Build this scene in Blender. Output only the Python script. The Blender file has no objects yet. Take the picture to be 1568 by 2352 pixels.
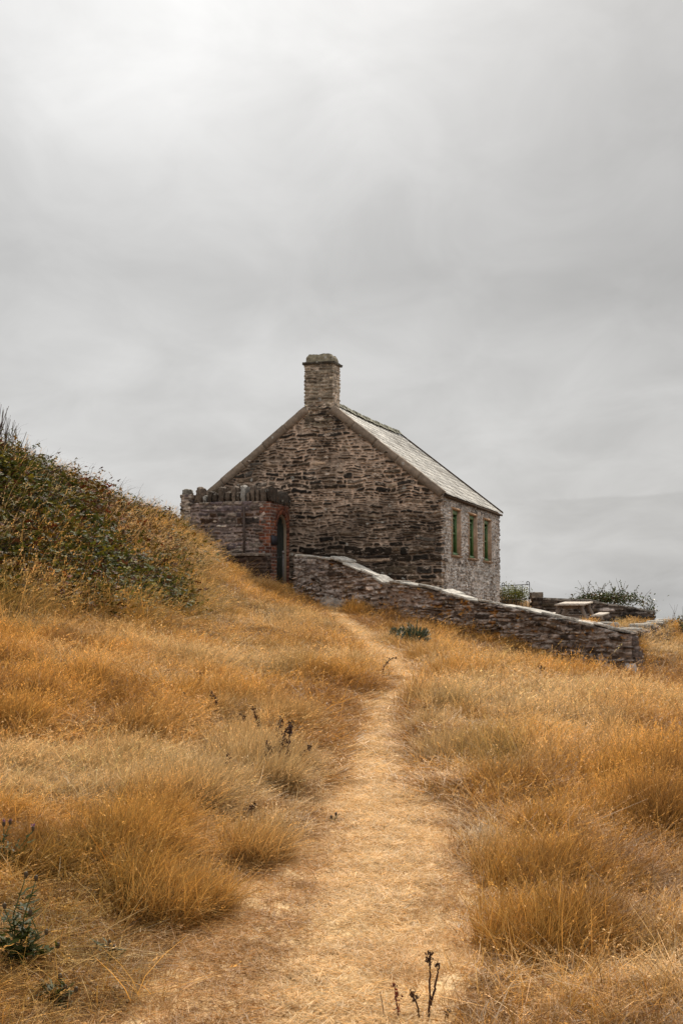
import bpy, bmesh, math, random
import numpy as np
from mathutils import Vector, geometry

SC = bpy.context.scene
COL = SC.collection
R = math.radians

# ------------------------------------------------------------------ camera
# the photographer's eye is the origin; +y looks up the path, z is up
F = 3147.0; PITCH = math.atan((1394.0 - 1176.0) / F)      # focal length in units of a 1568 x 2352 frame
cam = bpy.data.cameras.new('camera'); cam.sensor_fit = 'VERTICAL'; cam.sensor_height = 36.0
cam.lens = 36.0 * F / 2352.0; cam.clip_start = 0.1; cam.clip_end = 30000.0
co = bpy.data.objects.new('camera', cam); COL.objects.link(co)
co.location = (0, 0, 0); co.rotation_euler = (math.pi / 2 + PITCH, 0, 0)
SC.camera = co

# ------------------------------------------------------------------ sky, sun, exposure
SUN_EL, SUN_AZ = R(45.0), R(12.0)                          # azimuth measured from +y towards +x
sun_dir = Vector((math.sin(SUN_AZ) * math.cos(SUN_EL), math.cos(SUN_AZ) * math.cos(SUN_EL), math.sin(SUN_EL)))
SC.view_settings.view_transform = 'Standard'; SC.view_settings.look = 'None'
SC.view_settings.exposure = 0.0; SC.view_settings.gamma = 1.0; SC.view_settings.use_curve_mapping = False
SC.cycles.max_bounces = 4; SC.cycles.diffuse_bounces = 2; SC.cycles.transmission_bounces = 2; SC.cycles.glossy_bounces = 2
SC.cycles.transparent_max_bounces = 6


class NT:
    """tiny helper around a node tree"""
    def __init__(s, tree):
        s.t = tree; s.n = tree.nodes; s.l = tree.links

    def add(s, typ, props=None, **ins):
        nd = s.n.new(typ)
        for k, v in (props or {}).items(): setattr(nd, k, v)
        for k, v in ins.items():
            key = int(k[1:]) if k[0] == 'i' and k[1:].isdigit() else k.replace('_', ' ')
            s.set(nd, key, v)
        return nd

    def set(s, nd, key, v):
        if isinstance(v, bpy.types.NodeSocket): s.l.new(v, nd.inputs[key])
        elif isinstance(v, bpy.types.Node): s.l.new(v.outputs[0], nd.inputs[key])
        else: nd.inputs[key].default_value = v

    def math(s, op, a, b=None, clamp=False):
        nd = s.n.new('ShaderNodeMath'); nd.operation = op; nd.use_clamp = clamp
        s.set(nd, 0, a)
        if b is not None: s.set(nd, 1, b)
        return nd.outputs[0]

    def ramp(s, fac, stops):
        nd = s.n.new('ShaderNodeValToRGB'); e = nd.color_ramp.elements
        while len(e) < len(stops): e.new(0.5)
        for k, (p, c) in enumerate(stops):
            e[k].position = p; e[k].color = c if len(c) == 4 else (*c, 1)
        s.l.new(fac if isinstance(fac, bpy.types.NodeSocket) else fac.outputs[0], nd.inputs[0])
        return nd.outputs[0]

    def mix(s, fac, a, b, mode='MIX'):
        nd = s.n.new('ShaderNodeMix'); nd.data_type = 'RGBA'; nd.blend_type = mode
        s.set(nd, 0, fac)
        for key, v in ((6, a), (7, b)):
            if isinstance(v, tuple) and len(v) == 3: v = (*v, 1)
            s.set(nd, key, v)
        return nd.outputs[2]

    def mapr(s, v, a, b, c, d):
        nd = s.n.new('ShaderNodeMapRange'); s.set(nd, 0, v)
        for k, q in enumerate((a, b, c, d)): nd.inputs[k + 1].default_value = q
        return nd.outputs[0]


world = bpy.data.worlds.new('World'); SC.world = world; world.use_nodes = True
w = NT(world.node_tree); w.n.clear()
tc = w.add('ShaderNodeTexCoord'); gen = tc.outputs['Generated']
sky = w.add('ShaderNodeTexSky', {'sky_type': 'NISHITA', 'sun_disc': False, 'sun_elevation': SUN_EL,
                                 'sun_rotation': SUN_AZ, 'air_density': 1.0, 'dust_density': 4.0})
sep = w.add('ShaderNodeSeparateXYZ', Vector=gen)
elev = sep.outputs['Z']
GEL, GAZ = R(27.0), R(-6.0)                                # thinnest, brightest part of the cloud, below and left of the sun
dot = w.add('ShaderNodeVectorMath', {'operation': 'DOT_PRODUCT'}, i0=gen, i1=(math.sin(GAZ) * math.cos(GEL), math.cos(GAZ) * math.cos(GEL), math.sin(GEL)))
sunang = w.math('ARCCOSINE', w.math('MINIMUM', dot.outputs['Value'], 0.99999))
# cloud deck seen on a plane overhead: streaks flatten towards the horizon
den = w.math('ADD', w.math('MAXIMUM', elev, 0.0), 0.22)
cx = w.math('DIVIDE', sep.outputs['X'], den); cy = w.math('DIVIDE', sep.outputs['Y'], den)
cv = w.add('ShaderNodeCombineXYZ', X=w.math('MULTIPLY', cx, 0.55), Y=cy, Z=0.0)
cw = w.add('ShaderNodeMapping', Vector=cv, Rotation=(0, 0, 0.65), Scale=(2.1, 0.75, 1))
n1 = w.add('ShaderNodeTexNoise', {'noise_dimensions': '3D'}, Vector=cw, Scale=1.3, Detail=4.0, Roughness=0.45, Distortion=0.55)
n2 = w.add('ShaderNodeTexNoise', {'noise_dimensions': '3D'}, Vector=cw, Scale=4.4, Detail=7.0, Roughness=0.55, Distortion=0.5)
n3 = w.add('ShaderNodeTexNoise', {'noise_dimensions': '3D'}, Vector=cv, Scale=0.75, Detail=2.0, Roughness=0.5)
nz = w.math('ADD', w.math('ADD', w.math('MULTIPLY', w.math('SUBTRACT', n1.outputs[0], 0.5), 0.26),
                          w.math('MULTIPLY', w.math('SUBTRACT', n2.outputs[0], 0.5), 0.42)),
            w.math('MULTIPLY', w.math('SUBTRACT', n3.outputs[0], 0.5), 0.30))
glow = w.math('ADD', w.math('MULTIPLY', w.math('EXPONENT', w.math('MULTIPLY', w.math('POWER', w.math('DIVIDE', sunang, 0.235), 2.0), -1.0)), 0.42),
              w.math('MULTIPLY', w.math('EXPONENT', w.math('MULTIPLY', sunang, -2.5)), 0.12))
deck = w.ramp(elev, [(0.0, (.57,) * 3), (0.10, (.56,) * 3), (0.17, (.51,) * 3), (0.235, (.365,) * 3), (0.31, (.40,) * 3), (0.45, (.50,) * 3), (1.0, (.72,) * 3)])
bank = w.math('MULTIPLY', w.mapr(w.math('ADD', elev, w.math('SUBTRACT', w.math('MULTIPLY', n2.outputs[0], 0.007), w.math('MULTIPLY', sep.outputs['X'], 0.05))), 0.0735, 0.0712, 0.0, 1.0), w.mapr(sep.outputs['X'], 0.08, 0.20, 0.0, 1.0))
base = w.math('ADD', w.math('ADD', glow, deck), w.mapr(sep.outputs['Y'], 0.2, -0.5, 0.0, 0.35))
lum = w.math('MULTIPLY', base, w.math('SUBTRACT', w.math('ADD', nz, 1.0), w.math('MULTIPLY', bank, 0.11)))
cloud = w.add('ShaderNodeCombineColor', i0=w.math('MULTIPLY', lum, 1.0), i1=w.math('MULTIPLY', lum, 0.997), i2=w.math('MULTIPLY', lum, 0.985))
skys = w.mix(1.0, sky.outputs[0], (0.08, 0.08, 0.08), 'MULTIPLY')
tot = w.mix(0.95, skys, cloud.outputs[0])
bg = w.add('ShaderNodeBackground', Color=tot, Strength=1.0)
wo = w.add('ShaderNodeOutputWorld', Surface=bg)

sl = bpy.data.lights.new('sun', 'SUN'); sl.energy = 4.8; sl.angle = R(3.0); sl.color = (1.0, 0.93, 0.82)
so = bpy.data.objects.new('sun', sl); COL.objects.link(so)
so.rotation_euler = (-sun_dir).to_track_quat('-Z', 'Y').to_euler()


def at(px, py, Y):
    """point of the world seen at (px, py) of the 1568 x 2352 frame, Y metres ahead"""
    a = (px - 784.0) / F; b = (1176.0 - py) / F
    d = np.array([a, math.cos(PITCH) - b * math.sin(PITCH), math.sin(PITCH) + b * math.cos(PITCH)])
    return d * (Y / d[1])


# ------------------------------------------------------------------ numpy noise
def _h(ix, iy, seed):
    n = (ix.astype(np.int64) * 374761393 + iy.astype(np.int64) * 668265263 + seed * 974634533) & 0x7fffffff
    n = ((n ^ (n >> 13)) * 1274126177) & 0x7fffffff
    n = ((n ^ (n >> 15)) * 2246822519) & 0x7fffffff
    return ((n ^ (n >> 16)) & 0xffffff) / float(0xffffff)


def vn(x, y, seed=0):
    x = np.asarray(x, float); y = np.asarray(y, float)
    ix = np.floor(x); iy = np.floor(y); fx = x - ix; fy = y - iy
    fx = fx * fx * (3 - 2 * fx); fy = fy * fy * (3 - 2 * fy)
    a = _h(ix, iy, seed); b = _h(ix + 1, iy, seed); c = _h(ix, iy + 1, seed); d = _h(ix + 1, iy + 1, seed)
    return (a * (1 - fx) + b * fx) * (1 - fy) + (c * (1 - fx) + d * fx) * fy


def fbm(x, y, seed=0, oct=4, gain=0.5):
    s = 0; a = 1.0; t = 0
    for k in range(oct):
        s = s + a * (vn(x * 2 ** k + 17.3 * k, y * 2 ** k - 9.1 * k, seed + 31 * k) - 0.5); t += a; a *= gain
    return s / t * 2.0                                     # about -1 .. 1


def sst(a, b, x):
    t = np.clip((x - a) / (b - a), 0, 1); return t * t * (3 - 2 * t)


# ------------------------------------------------------------------ object helpers
def mesh_np(name, verts, faces, mats, attrs=None, smooth=False, matidx=None):
    """faces: list of (n,k) int arrays"""
    me = bpy.data.meshes.new(name)
    verts = np.asarray(verts, np.float32); fl = [np.asarray(f, np.int32) for f in faces if len(f)]
    nl = sum(f.size for f in fl); nf = sum(len(f) for f in fl)
    me.vertices.add(len(verts)); me.vertices.foreach_set('co', verts.ravel())
    me.loops.add(nl); me.loops.foreach_set('vertex_index', np.concatenate([f.ravel() for f in fl]))
    me.polygons.add(nf)
    tot_ = np.concatenate([np.full(len(f), f.shape[1], np.int32) for f in fl])
    st = np.zeros(nf, np.int32); st[1:] = np.cumsum(tot_)[:-1]
    me.polygons.foreach_set('loop_start', st)
    try: me.polygons.foreach_set('loop_total', tot_)
    except Exception: pass
    if smooth: me.polygons.foreach_set('use_smooth', np.ones(nf, bool))
    for m in (mats if isinstance(mats, (list, tuple)) else [mats]): me.materials.append(m)
    if matidx is not None: me.polygons.foreach_set('material_index', np.asarray(matidx, np.int32))
    for k, (typ, dat) in (attrs or {}).items():
        a = me.attributes.new(k, typ, 'POINT')
        dat = np.asarray(dat)
        if typ == 'FLOAT_COLOR':
            c = np.ones((len(verts), 4), np.float32); c[:, :3] = dat; a.data.foreach_set('color', c.ravel())
        elif typ == 'FLOAT_VECTOR': a.data.foreach_set('vector', dat.astype(np.float32).ravel())
        elif typ == 'INT': a.data.foreach_set('value', dat.astype(np.int32))
        else: a.data.foreach_set('value', dat.astype(np.float32))
    me.update(calc_edges=True); me.validate(clean_customdata=False)
    return me


def link(name, me, parent=None):
    """verts are in world coordinates; a child is stored relative to its parent's place"""
    o = bpy.data.objects.new(name, me); COL.objects.link(o)
    if parent is not None:
        off = Vector((0, 0, 0)); p = parent
        while p is not None: off += p.location; p = p.parent
        if me is not None and len(me.vertices):
            n = len(me.vertices); c = np.empty(n * 3, np.float32); me.vertices.foreach_get('co', c)
            c = c.reshape(-1, 3) - np.array(off, np.float32); me.vertices.foreach_set('co', c.ravel()); me.update()
        o.parent = parent
    return o


def tag(o, label=None, cat=None, group=None, kind=None):
    if label: o['label'] = label
    if cat: o['category'] = cat
    if group: o['group'] = group
    if kind: o['kind'] = kind
    return o


def thing(name, loc, label, cat, group=None):
    o = bpy.data.objects.new(name, None); COL.objects.link(o); o.location = Vector([float(v) for v in loc]); o.empty_display_size = 0.2
    return tag(o, label, cat, group)


class MB:
    """collects vertices and faces of one mesh"""
    def __init__(s): s.v = []; s.q = []; s.t = []; s.n = 0; s.c = []

    def raw(s, v, q=None, t=None, col=None):
        v = np.asarray(v, float).reshape(-1, 3); s.v.append(v)
        if q is not None and len(q): s.q.append(np.asarray(q) + s.n)
        if t is not None and len(t): s.t.append(np.asarray(t) + s.n)
        s.c.append(np.tile(np.asarray((1, 1, 1) if col is None else col, float), (len(v), 1)) if np.ndim(col) < 2 else np.asarray(col, float))
        s.n += len(v)

    def box(s, o, a, b, c, col=None):
        """box with corner o and edge vectors a, b, c"""
        o, a, b, c = (np.asarray(k, float) for k in (o, a, b, c))
        v = [o, o + a, o + a + b, o + b, o + c, o + a + c, o + a + b + c, o + b + c]
        q = [(0, 3, 2, 1), (4, 5, 6, 7), (0, 1, 5, 4), (1, 2, 6, 5), (2, 3, 7, 6), (3, 0, 4, 7)]
        s.raw(v, q, col=col)

    def tube(s, pts, rad, n=6, col=None):
        pts = np.asarray(pts, float); m = len(pts); rad = np.broadcast_to(np.asarray(rad, float), (m,))
        tan = np.gradient(pts, axis=0); tan /= np.linalg.norm(tan, axis=1)[:, None] + 1e-9
        up = np.array([0.31, 0.17, 0.93]) if abs(tan[0][2]) < 0.9 else np.array([1.0, 0.1, 0.0])
        a = np.cross(tan, up); a /= np.linalg.norm(a, axis=1)[:, None] + 1e-9; b = np.cross(tan, a)
        th = np.arange(n) * 2 * math.pi / n
        v = pts[:, None, :] + rad[:, None, None] * (a[:, None, :] * np.cos(th)[None, :, None] + b[:, None, :] * np.sin(th)[None, :, None])
        i = np.arange(m - 1)[:, None] * n; j = np.arange(n)[None, :]; k = (j + 1) % n
        q = np.stack([i + j, i + k, i + n + k, i + n + j], -1).reshape(-1, 4)
        v = np.concatenate([v.reshape(-1, 3), pts[:1], pts[-1:]])
        jj = np.arange(n); kk = (jj + 1) % n
        t = np.concatenate([np.stack([kk, jj, np.full(n, m * n)], -1), np.stack([(m - 1) * n + jj, (m - 1) * n + kk, np.full(n, m * n + 1)], -1)])
        s.raw(v, q, t, col)

    def build(s, name, mat, parent=None, smooth=False):
        fs = []
        if s.q: fs.append(np.concatenate(s.q))
        if s.t: fs.append(np.concatenate(s.t))
        me = mesh_np(name, np.concatenate(s.v), fs, mat, {'Col': ('FLOAT_COLOR', np.concatenate(s.c))}, smooth)
        return link(name, me, parent)


# ------------------------------------------------------------------ materials
def new_mat(name):
    m = bpy.data.materials.new(name); m.use_nodes = True; t = NT(m.node_tree); t.n.clear()
    out = t.add('ShaderNodeOutputMaterial'); return m, t, out


def stone_mat(name, base=None, rough=0.9, lichen=0.35, lich_col=(0.50, 0.48, 0.43), orange=0.0, scale=1.0, var=0.5, bump=0.3, spec=0.2):
    """weathered stone: colour from the 'Col' attribute, mottled, with round lichen spots"""
    m, t, out = new_mat(name)
    g = t.add('ShaderNodeNewGeometry').outputs['Position']
    at_ = t.add('ShaderNodeAttribute', {'attribute_name': 'Col'}).outputs['Color']
    col = at_ if base is None else t.mix(1.0, at_, base, 'MULTIPLY')
    na = t.add('ShaderNodeTexNoise', Vector=g, Scale=9.0 * scale, Detail=6.0, Roughness=0.62)
    nb = t.add('ShaderNodeTexNoise', Vector=g, Scale=46.0 * scale, Detail=4.0, Roughness=0.65)
    k = t.math('ADD', t.mapr(na.outputs[0], 0.3, 0.7, 1 - var, 1 + var), t.mapr(nb.outputs[0], 0.3, 0.7, -var * 0.6, var * 0.6))
    col = t.mix(1.0, col, t.add('ShaderNodeCombineColor', i0=k, i1=k, i2=k).outputs[0], 'MULTIPLY')
    if lichen > 0:
        vo = t.add('ShaderNodeTexVoronoi', {'feature': 'F1'}, Vector=t.add('ShaderNodeVectorMath', {'operation': 'ADD'}, i0=g, i1=t.add('ShaderNodeVectorMath', {'operation': 'SCALE'}, i0=nb.outputs[1], Scale=0.03).outputs[0]).outputs[0], Scale=5.5 * scale)
        sel = t.math('GREATER_THAN', t.add('ShaderNodeSeparateColor', i0=vo.outputs['Color']).outputs[0], 1 - lichen)
        rad = t.math('MULTIPLY', t.add('ShaderNodeSeparateColor', i0=vo.outputs['Color']).outputs[1], 0.34)
        sp = t.math('MULTIPLY', sel, t.mapr(t.math('SUBTRACT', rad, vo.outputs['Distance']), 0.0, 0.05, 0.0, 1.0))
        sp = t.math('MULTIPLY', sp, t.mapr(nb.outputs[0], 0.4, 0.55, 0.2, 0.85))
        col = t.mix(sp, col, lich_col)
    if orange > 0:
        no = t.add('ShaderNodeTexNoise', Vector=g, Scale=2.6 * scale, Detail=7.0, Roughness=0.68)
        col = t.mix(t.mapr(no.outputs[0], 0.66 - 0.16 * orange, 0.72 - 0.12 * orange, 0.0, 0.75), col, (0.36, 0.15, 0.03))
    hb = t.math('ADD', t.math('MULTIPLY', na.outputs[0], 1.0), t.math('MULTIPLY', nb.outputs[0], 0.45))
    bp = t.add('ShaderNodeBump', Strength=bump, Distance=0.03, Height=hb)
    b = t.add('ShaderNodeBsdfPrincipled', Base_Color=col, Roughness=rough, Normal=bp)
    b.inputs['Specular IOR Level'].default_value = spec
    t.set(out, 0, b.outputs[0]); return m


def plain_mat(name, col, rough=0.6, metal=0.0, var=0.25, scale=14.0, stretch=(1, 1, 1), bump=0.15, spec=0.4, usecol=True):
    m, t, out = new_mat(name)
    g = t.add('ShaderNodeTexCoord').outputs['Object']
    mp = t.add('ShaderNodeMapping', Vector=g, Scale=stretch)
    n = t.add('ShaderNodeTexNoise', Vector=mp, Scale=scale, Detail=6.0, Roughness=0.6)
    k = t.mapr(n.outputs[0], 0.3, 0.7, 1 - var, 1 + var)
    c = t.mix(1.0, (*col, 1), t.add('ShaderNodeCombineColor', i0=k, i1=k, i2=k).outputs[0], 'MULTIPLY')
    if usecol: c = t.mix(1.0, c, t.add('ShaderNodeAttribute', {'attribute_name': 'Col'}).outputs['Color'], 'MULTIPLY')
    bp = t.add('ShaderNodeBump', Strength=bump, Distance=0.01, Height=n.outputs[0])
    b = t.add('ShaderNodeBsdfPrincipled', Base_Color=c, Roughness=rough, Metallic=metal, Normal=bp)
    b.inputs['Specular IOR Level'].default_value = spec
    t.set(out, 0, b.outputs[0]); return m


def leaf_mat(name, trans=0.35, rough=0.55, spec=0.3, instancer=True, base=(1, 1, 1)):
    """plant matter: colour = blade colour ('Col') times clump tint; partly translucent"""
    m, t, out = new_mat(name)
    c = t.add('ShaderNodeAttribute', {'attribute_name': 'Col'}).outputs['Color']
    if instancer:
        c = t.mix(1.0, c, t.add('ShaderNodeAttribute', {'attribute_name': 'tint', 'attribute_type': 'INSTANCER'}).outputs['Color'], 'MULTIPLY')
    if base != (1, 1, 1): c = t.mix(1.0, c, base, 'MULTIPLY')
    b = t.add('ShaderNodeBsdfPrincipled', Base_Color=c, Roughness=rough); b.inputs['Specular IOR Level'].default_value = spec
    tr = t.add('ShaderNodeBsdfTranslucent', Color=c)
    mx = t.add('ShaderNodeMixShader', i0=trans, i1=b.outputs[0], i2=tr.outputs[0])
    t.set(out, 0, mx.outputs[0]); return m


M = {}
M['gable'] = stone_mat('rubble_stone', lichen=0.22, orange=0.0)
M['front'] = stone_mat('field_wall_stone', lichen=0.35, orange=0.0, lich_col=(0.42, 0.40, 0.37))
M['slab'] = stone_mat('coping_stone', lichen=0.5, orange=0.15, bump=0.6)
M['verge'] = stone_mat('verge_stone', base=(0.235, 0.18, 0.135), lichen=0.30, lich_col=(0.42, 0.40, 0.36), var=0.28, bump=0.25)
M['slate'] = stone_mat('roof_slate', lichen=0.0, var=0.22, rough=0.55, spec=0.4, bump=0.04)
M['brick'] = stone_mat('old_brick', lichen=0.12, lich_col=(0.4, 0.36, 0.32), var=0.35)
M['plaster'] = plain_mat('pink_plaster', (0.40, 0.275, 0.19), 0.9, var=0.3, scale=9)
M['green'] = plain_mat('green_paint', (0.085, 0.17, 0.055), 0.5, var=0.2)
M['door'] = plain_mat('dark_green_paint', (0.006, 0.011, 0.007), 0.45, var=0.3)
M['frame'] = plain_mat('brown_paint', (0.20, 0.15, 0.10), 0.6, var=0.2, stretch=(1, 1, .1))
M['iron'] = plain_mat('wrought_iron', (0.035, 0.03, 0.028), 0.6, 0.3, var=0.4, scale=40)
M['dark'] = plain_mat('dark_slate_plate', (0.02, 0.02, 0.024), 0.6)
M['wood'] = plain_mat('weathered_wood', (0.30, 0.235, 0.19), 0.75, var=0.35, scale=9, stretch=(6, 1, 6))
M['twig'] = plain_mat('twig_bark', (0.075, 0.05, 0.035), 0.85, var=0.35)
M['deadstalk'] = plain_mat('dead_stalk', (0.075, 0.036, 0.02), 0.9, var=0.4, usecol=True)
m, t, out = new_mat('window_glass')
b = t.add('ShaderNodeBsdfPrincipled', Base_Color=(0.012, 0.014, 0.013, 1), Roughness=0.06); t.set(out, 0, b.outputs[0]); M['glass'] = m
M['leaf'] = leaf_mat('leaf_green', 0.25, 0.6, 0.1)
M['grass'] = leaf_mat('dry_grass', 0.30, 0.55, 0.3)
M['needle'] = leaf_mat('shrub_foliage', 0.25, 0.5, 0.4, instancer=False)

# ------------------------------------------------------------------ terrain
def Yrow(py): return 1.868 / ((py - 1394.0) / F + 0.0536)  # how far ahead the path's own slope shows at a picture row
CP = []
def cp(px, py, Y, dz=0.0):
    p = at(px, py, Y); CP.append((p[0], p[1], p[2] + dz))
for py, px in ((2352, 680), (2150, 780), (1900, 910), (1750, 870), (1640, 850), (1580, 920), (1540, 922), (1500, 880), (1455, 820), (1420, 775)):
    cp(px, py, Yrow(py))
cp(1568, 2352, 5.0); cp(1568, 1900, 9.3); cp(1568, 1700, 13.2); cp(1250, 1800, 10.3); cp(1250, 1620, 15.0); cp(1568, 1610, 17.5)
cp(0, 2352, 4.95); cp(0, 2100, 6.1); cp(0, 1900, 8.0); cp(0, 1740, 10.4); cp(0, 1600, 12.4); cp(300, 1620, 12.9); cp(430, 1800, 9.9); cp(560, 1520, 19.5)
cp(0, 1490, 15.3); cp(250, 1480, 16.7); cp(430, 1455, 20.0); cp(600, 1430, 25.0); cp(690, 1392, 31.5)
# bank on the left: foot, face and crest
cp(0, 1425, 17.0); cp(250, 1425, 18.9); cp(430, 1400, 23.0); cp(450, 1322, 27.0); cp(480, 1318, 30.0); cp(230, 1270, 24.5); cp(0, 1210, 21.3)
D = -0.42
cp(0, 1000, 24.0, D); cp(100, 1060, 26.5, D); cp(200, 1118, 29.0, D); cp(330, 1165, 32.0, D); cp(410, 1205, 35.0, -0.15)
for q in ((-7.6, 24, 2.7), (-7.2, 29, 2.4), (-6.8, 33, 2.2), (-6.6, 37, 1.9), (-11, 24, 2.9), (-11, 32, 2.4), (-11, 18, 1.6), (-9, 12, 0.2), (-8, 6, -1.0), (-14, 40, 1.2), (-8, 45, 1.0), (-4.4, 41, 1.4)): CP.append(q)
# by the entrance and along the foot of the front wall
cp(600, 1346, 32.6); cp(520, 1308, 33.0); cp(450, 1282, 34.0); cp(485, 1296, 34.2); cp(650, 1364, 33.4); CP.append((-1.3, 35.6, 0.42)); CP.append((-1.0, 34.3, 0.38)); CP.append((0.5, 34.6, 0.28))
cp(700, 1384, 32.6); cp(850, 1404, 31.6); cp(1000, 1436, 30.8); cp(1100, 1456, 30.2); cp(1200, 1474, 29.6); cp(1300, 1524, 28.8); cp(1400, 1572, 28.0, -.1); cp(1475, 1598, 27.4, -.15); cp(1380, 1590, 25.5, -.1)
cp(1540, 1585, 26.5); cp(1568, 1520, 32.0); cp(1568, 1470, 40.0); cp(1568, 1436, 46.0)
# terrace behind the front wall
for q in ((2.9, 33.8, 0.05), (4.4, 38.0, -0.25), (5.2, 33.0, -0.82), (6.2, 33.5, -0.86), (7.3, 36.0, -0.85), (6.2, 38.6, -0.8), (8.4, 39, -0.8), (6.4, 30.0, -0.85), (4.4, 32, -.7), (5.2, 43, -0.35), (5.2, 44.3, 0.25), (5.9, 45.2, 0.18), (5.4, 48, -0.1), (9.5, 46, -0.75)): CP.append(q)
for q in ((0, 1.5, -1.78), (-4, 0, -1.7), (4, 0, -1.85), (0, -6, -2.1), (8, 4, -1.9), (14, 12, -2.2), (14, 25, -2.2), (14, 38, -1.6), (15, 50, -1.8), (0, 52, -0.6), (-10, 52, 0.2), (-14, 5, -0.6), (-10, -6, -1.6), (10, -6, -2.4)): CP.append(q)
CP = np.array(CP)


def _tps(r2): return 0.5 * r2 * np.log(r2 + 1e-9)
_n = len(CP); _d2 = ((CP[:, None, :2] - CP[None, :, :2]) ** 2).sum(-1)
_A = np.zeros((_n + 3, _n + 3)); _A[:_n, :_n] = _tps(_d2) + np.eye(_n) * 0.35; _A[:_n, _n] = 1; _A[:_n, _n + 1:] = CP[:, :2]
_A[_n, :_n] = 1; _A[_n + 1:, :_n] = CP[:, :2].T
_W = np.linalg.solve(_A, np.concatenate([CP[:, 2], np.zeros(3)]))
X0, X1, Y0, Y1 = -14.0, 15.0, -6.0, 52.0


def smooth_h(x, y):
    x = np.asarray(x, float); y = np.asarray(y, float); sh = x.shape; x = x.ravel(); y = y.ravel()
    cxx = np.clip(x, X0, X1); cyy = np.clip(y, Y0, Y1); out_ = np.empty(len(x))
    for i in range(0, len(x), 60000):
        a = cxx[i:i + 60000]; b = cyy[i:i + 60000]
        out_[i:i + 60000] = _tps((a[:, None] - CP[None, :, 0]) ** 2 + (b[:, None] - CP[None, :, 1]) ** 2) @ _W[:_n] + _W[_n] + a * _W[_n + 1] + b * _W[_n + 2]
    r = np.hypot(x - cxx, y - cyy)
    out_ = out_ - 40.0 * sst(0, 150, r) - r * 0.06
    return out_.reshape(sh)


# the trodden path in plan: centre and half width against distance
_pr = [(2352, 640, 375), (2200, 745, 340), (2050, 805, 275), (1900, 885, 165), (1800, 868, 116), (1700, 856, 96), (1640, 848, 76), (1600, 888, 66), (1570, 934, 58),
       (1550, 930, 50), (1520, 905, 44), (1480, 850, 40), (1450, 815, 34), (1420, 772, 30), (1400, 738, 24)]
PY = np.array([Yrow(a) for a, b_, c_ in _pr]); PX = np.array([(b_ - 784) / F * Yrow(a) for a, b_, c_ in _pr]); PW = np.array([c_ / F * Yrow(a) for a, b_, c_ in _pr])


def path_r(x, y):
    """0 on the middle of the path, 1 on its edge"""
    e = fbm(x * 1.3, y * 1.3, 5, 4) * 0.42
    r = np.abs(x - np.interp(y, PY, PX)) / np.interp(y, PY, PW) + e
    return np.where(y > PY[-1] + 0.5, 9.0, r)


def ground_z(x, y):
    x = np.asarray(x, float); y = np.asarray(y, float)
    z = smooth_h(x, y)
    r = path_r(x, y); off = sst(0.8, 2.0, r)
    bump = 0.05 * fbm(x * 0.9, y * 0.9, 11, 4) + 0.12 * np.maximum(fbm(x * 1.9, y * 1.9, 12, 3), -0.2)
    z = z + bump * (0.25 + 0.75 * off) - 0.05 * (1 - off) + 0.012 * fbm(x * 6, y * 6, 13, 3)
    return z


BANK = np.array([(-13, 14.8), (-4.4, 17.2), (-3.3, 18.7), (-2.65, 21.8), (-2.85, 25), (-3.35, 29), (-3.9, 33), (-4.35, 36.5), (-14, 41)])


def poly_sd(P, x, y):
    """signed distance to a polygon, negative inside"""
    x = np.asarray(x, float); y = np.asarray(y, float)
    ins = np.zeros(x.shape, bool); d = np.full(x.shape, 1e9); n = len(P)
    for i in range(n):
        a = P[i]; b = P[(i + 1) % n]; e = b - a
        tt = np.clip(((x - a[0]) * e[0] + (y - a[1]) * e[1]) / (e @ e), 0, 1)
        d = np.minimum(d, np.hypot(x - a[0] - tt * e[0], y - a[1] - tt * e[1]))
        c = ((a[1] > y) != (b[1] > y)) & (x < (b[0] - a[0]) * (y - a[1]) / (b[1] - a[1] + 1e-12) + a[0]); ins ^= c
    return np.where(ins, -d, d)


def full_z(x, y):
    z = ground_z(x, y)
    s = -poly_sd(BANK, x, y)
    return z + sst(-0.3, 0.8, s) * (0.16 * fbm(np.asarray(x) * 1.1, np.asarray(y) * 1.1, 21, 3) + 0.08 * fbm(np.asarray(x) * 3, np.asarray(y) * 3, 22, 2))


def ground_at(px, py):
    """walk the sight line of a picture point until it meets the ground"""
    Y = np.linspace(3.5, 60, 6000); d = at(px, py, 1.0)
    z = full_z(Y * d[0], Y); hit = np.nonzero(z >= Y * d[2])[0]
    y = Y[hit[0]] if len(hit) else 40.0
    return np.array([y * d[0], y, y * d[2]])


def grid_faces(nu, nv):
    i = np.arange(nv - 1)[:, None] * nu; j = np.arange(nu - 1)[None, :]
    return np.stack([i + j, i + j + 1, i + nu + j + 1, i + nu + j], -1).reshape(-1, 4)


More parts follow.
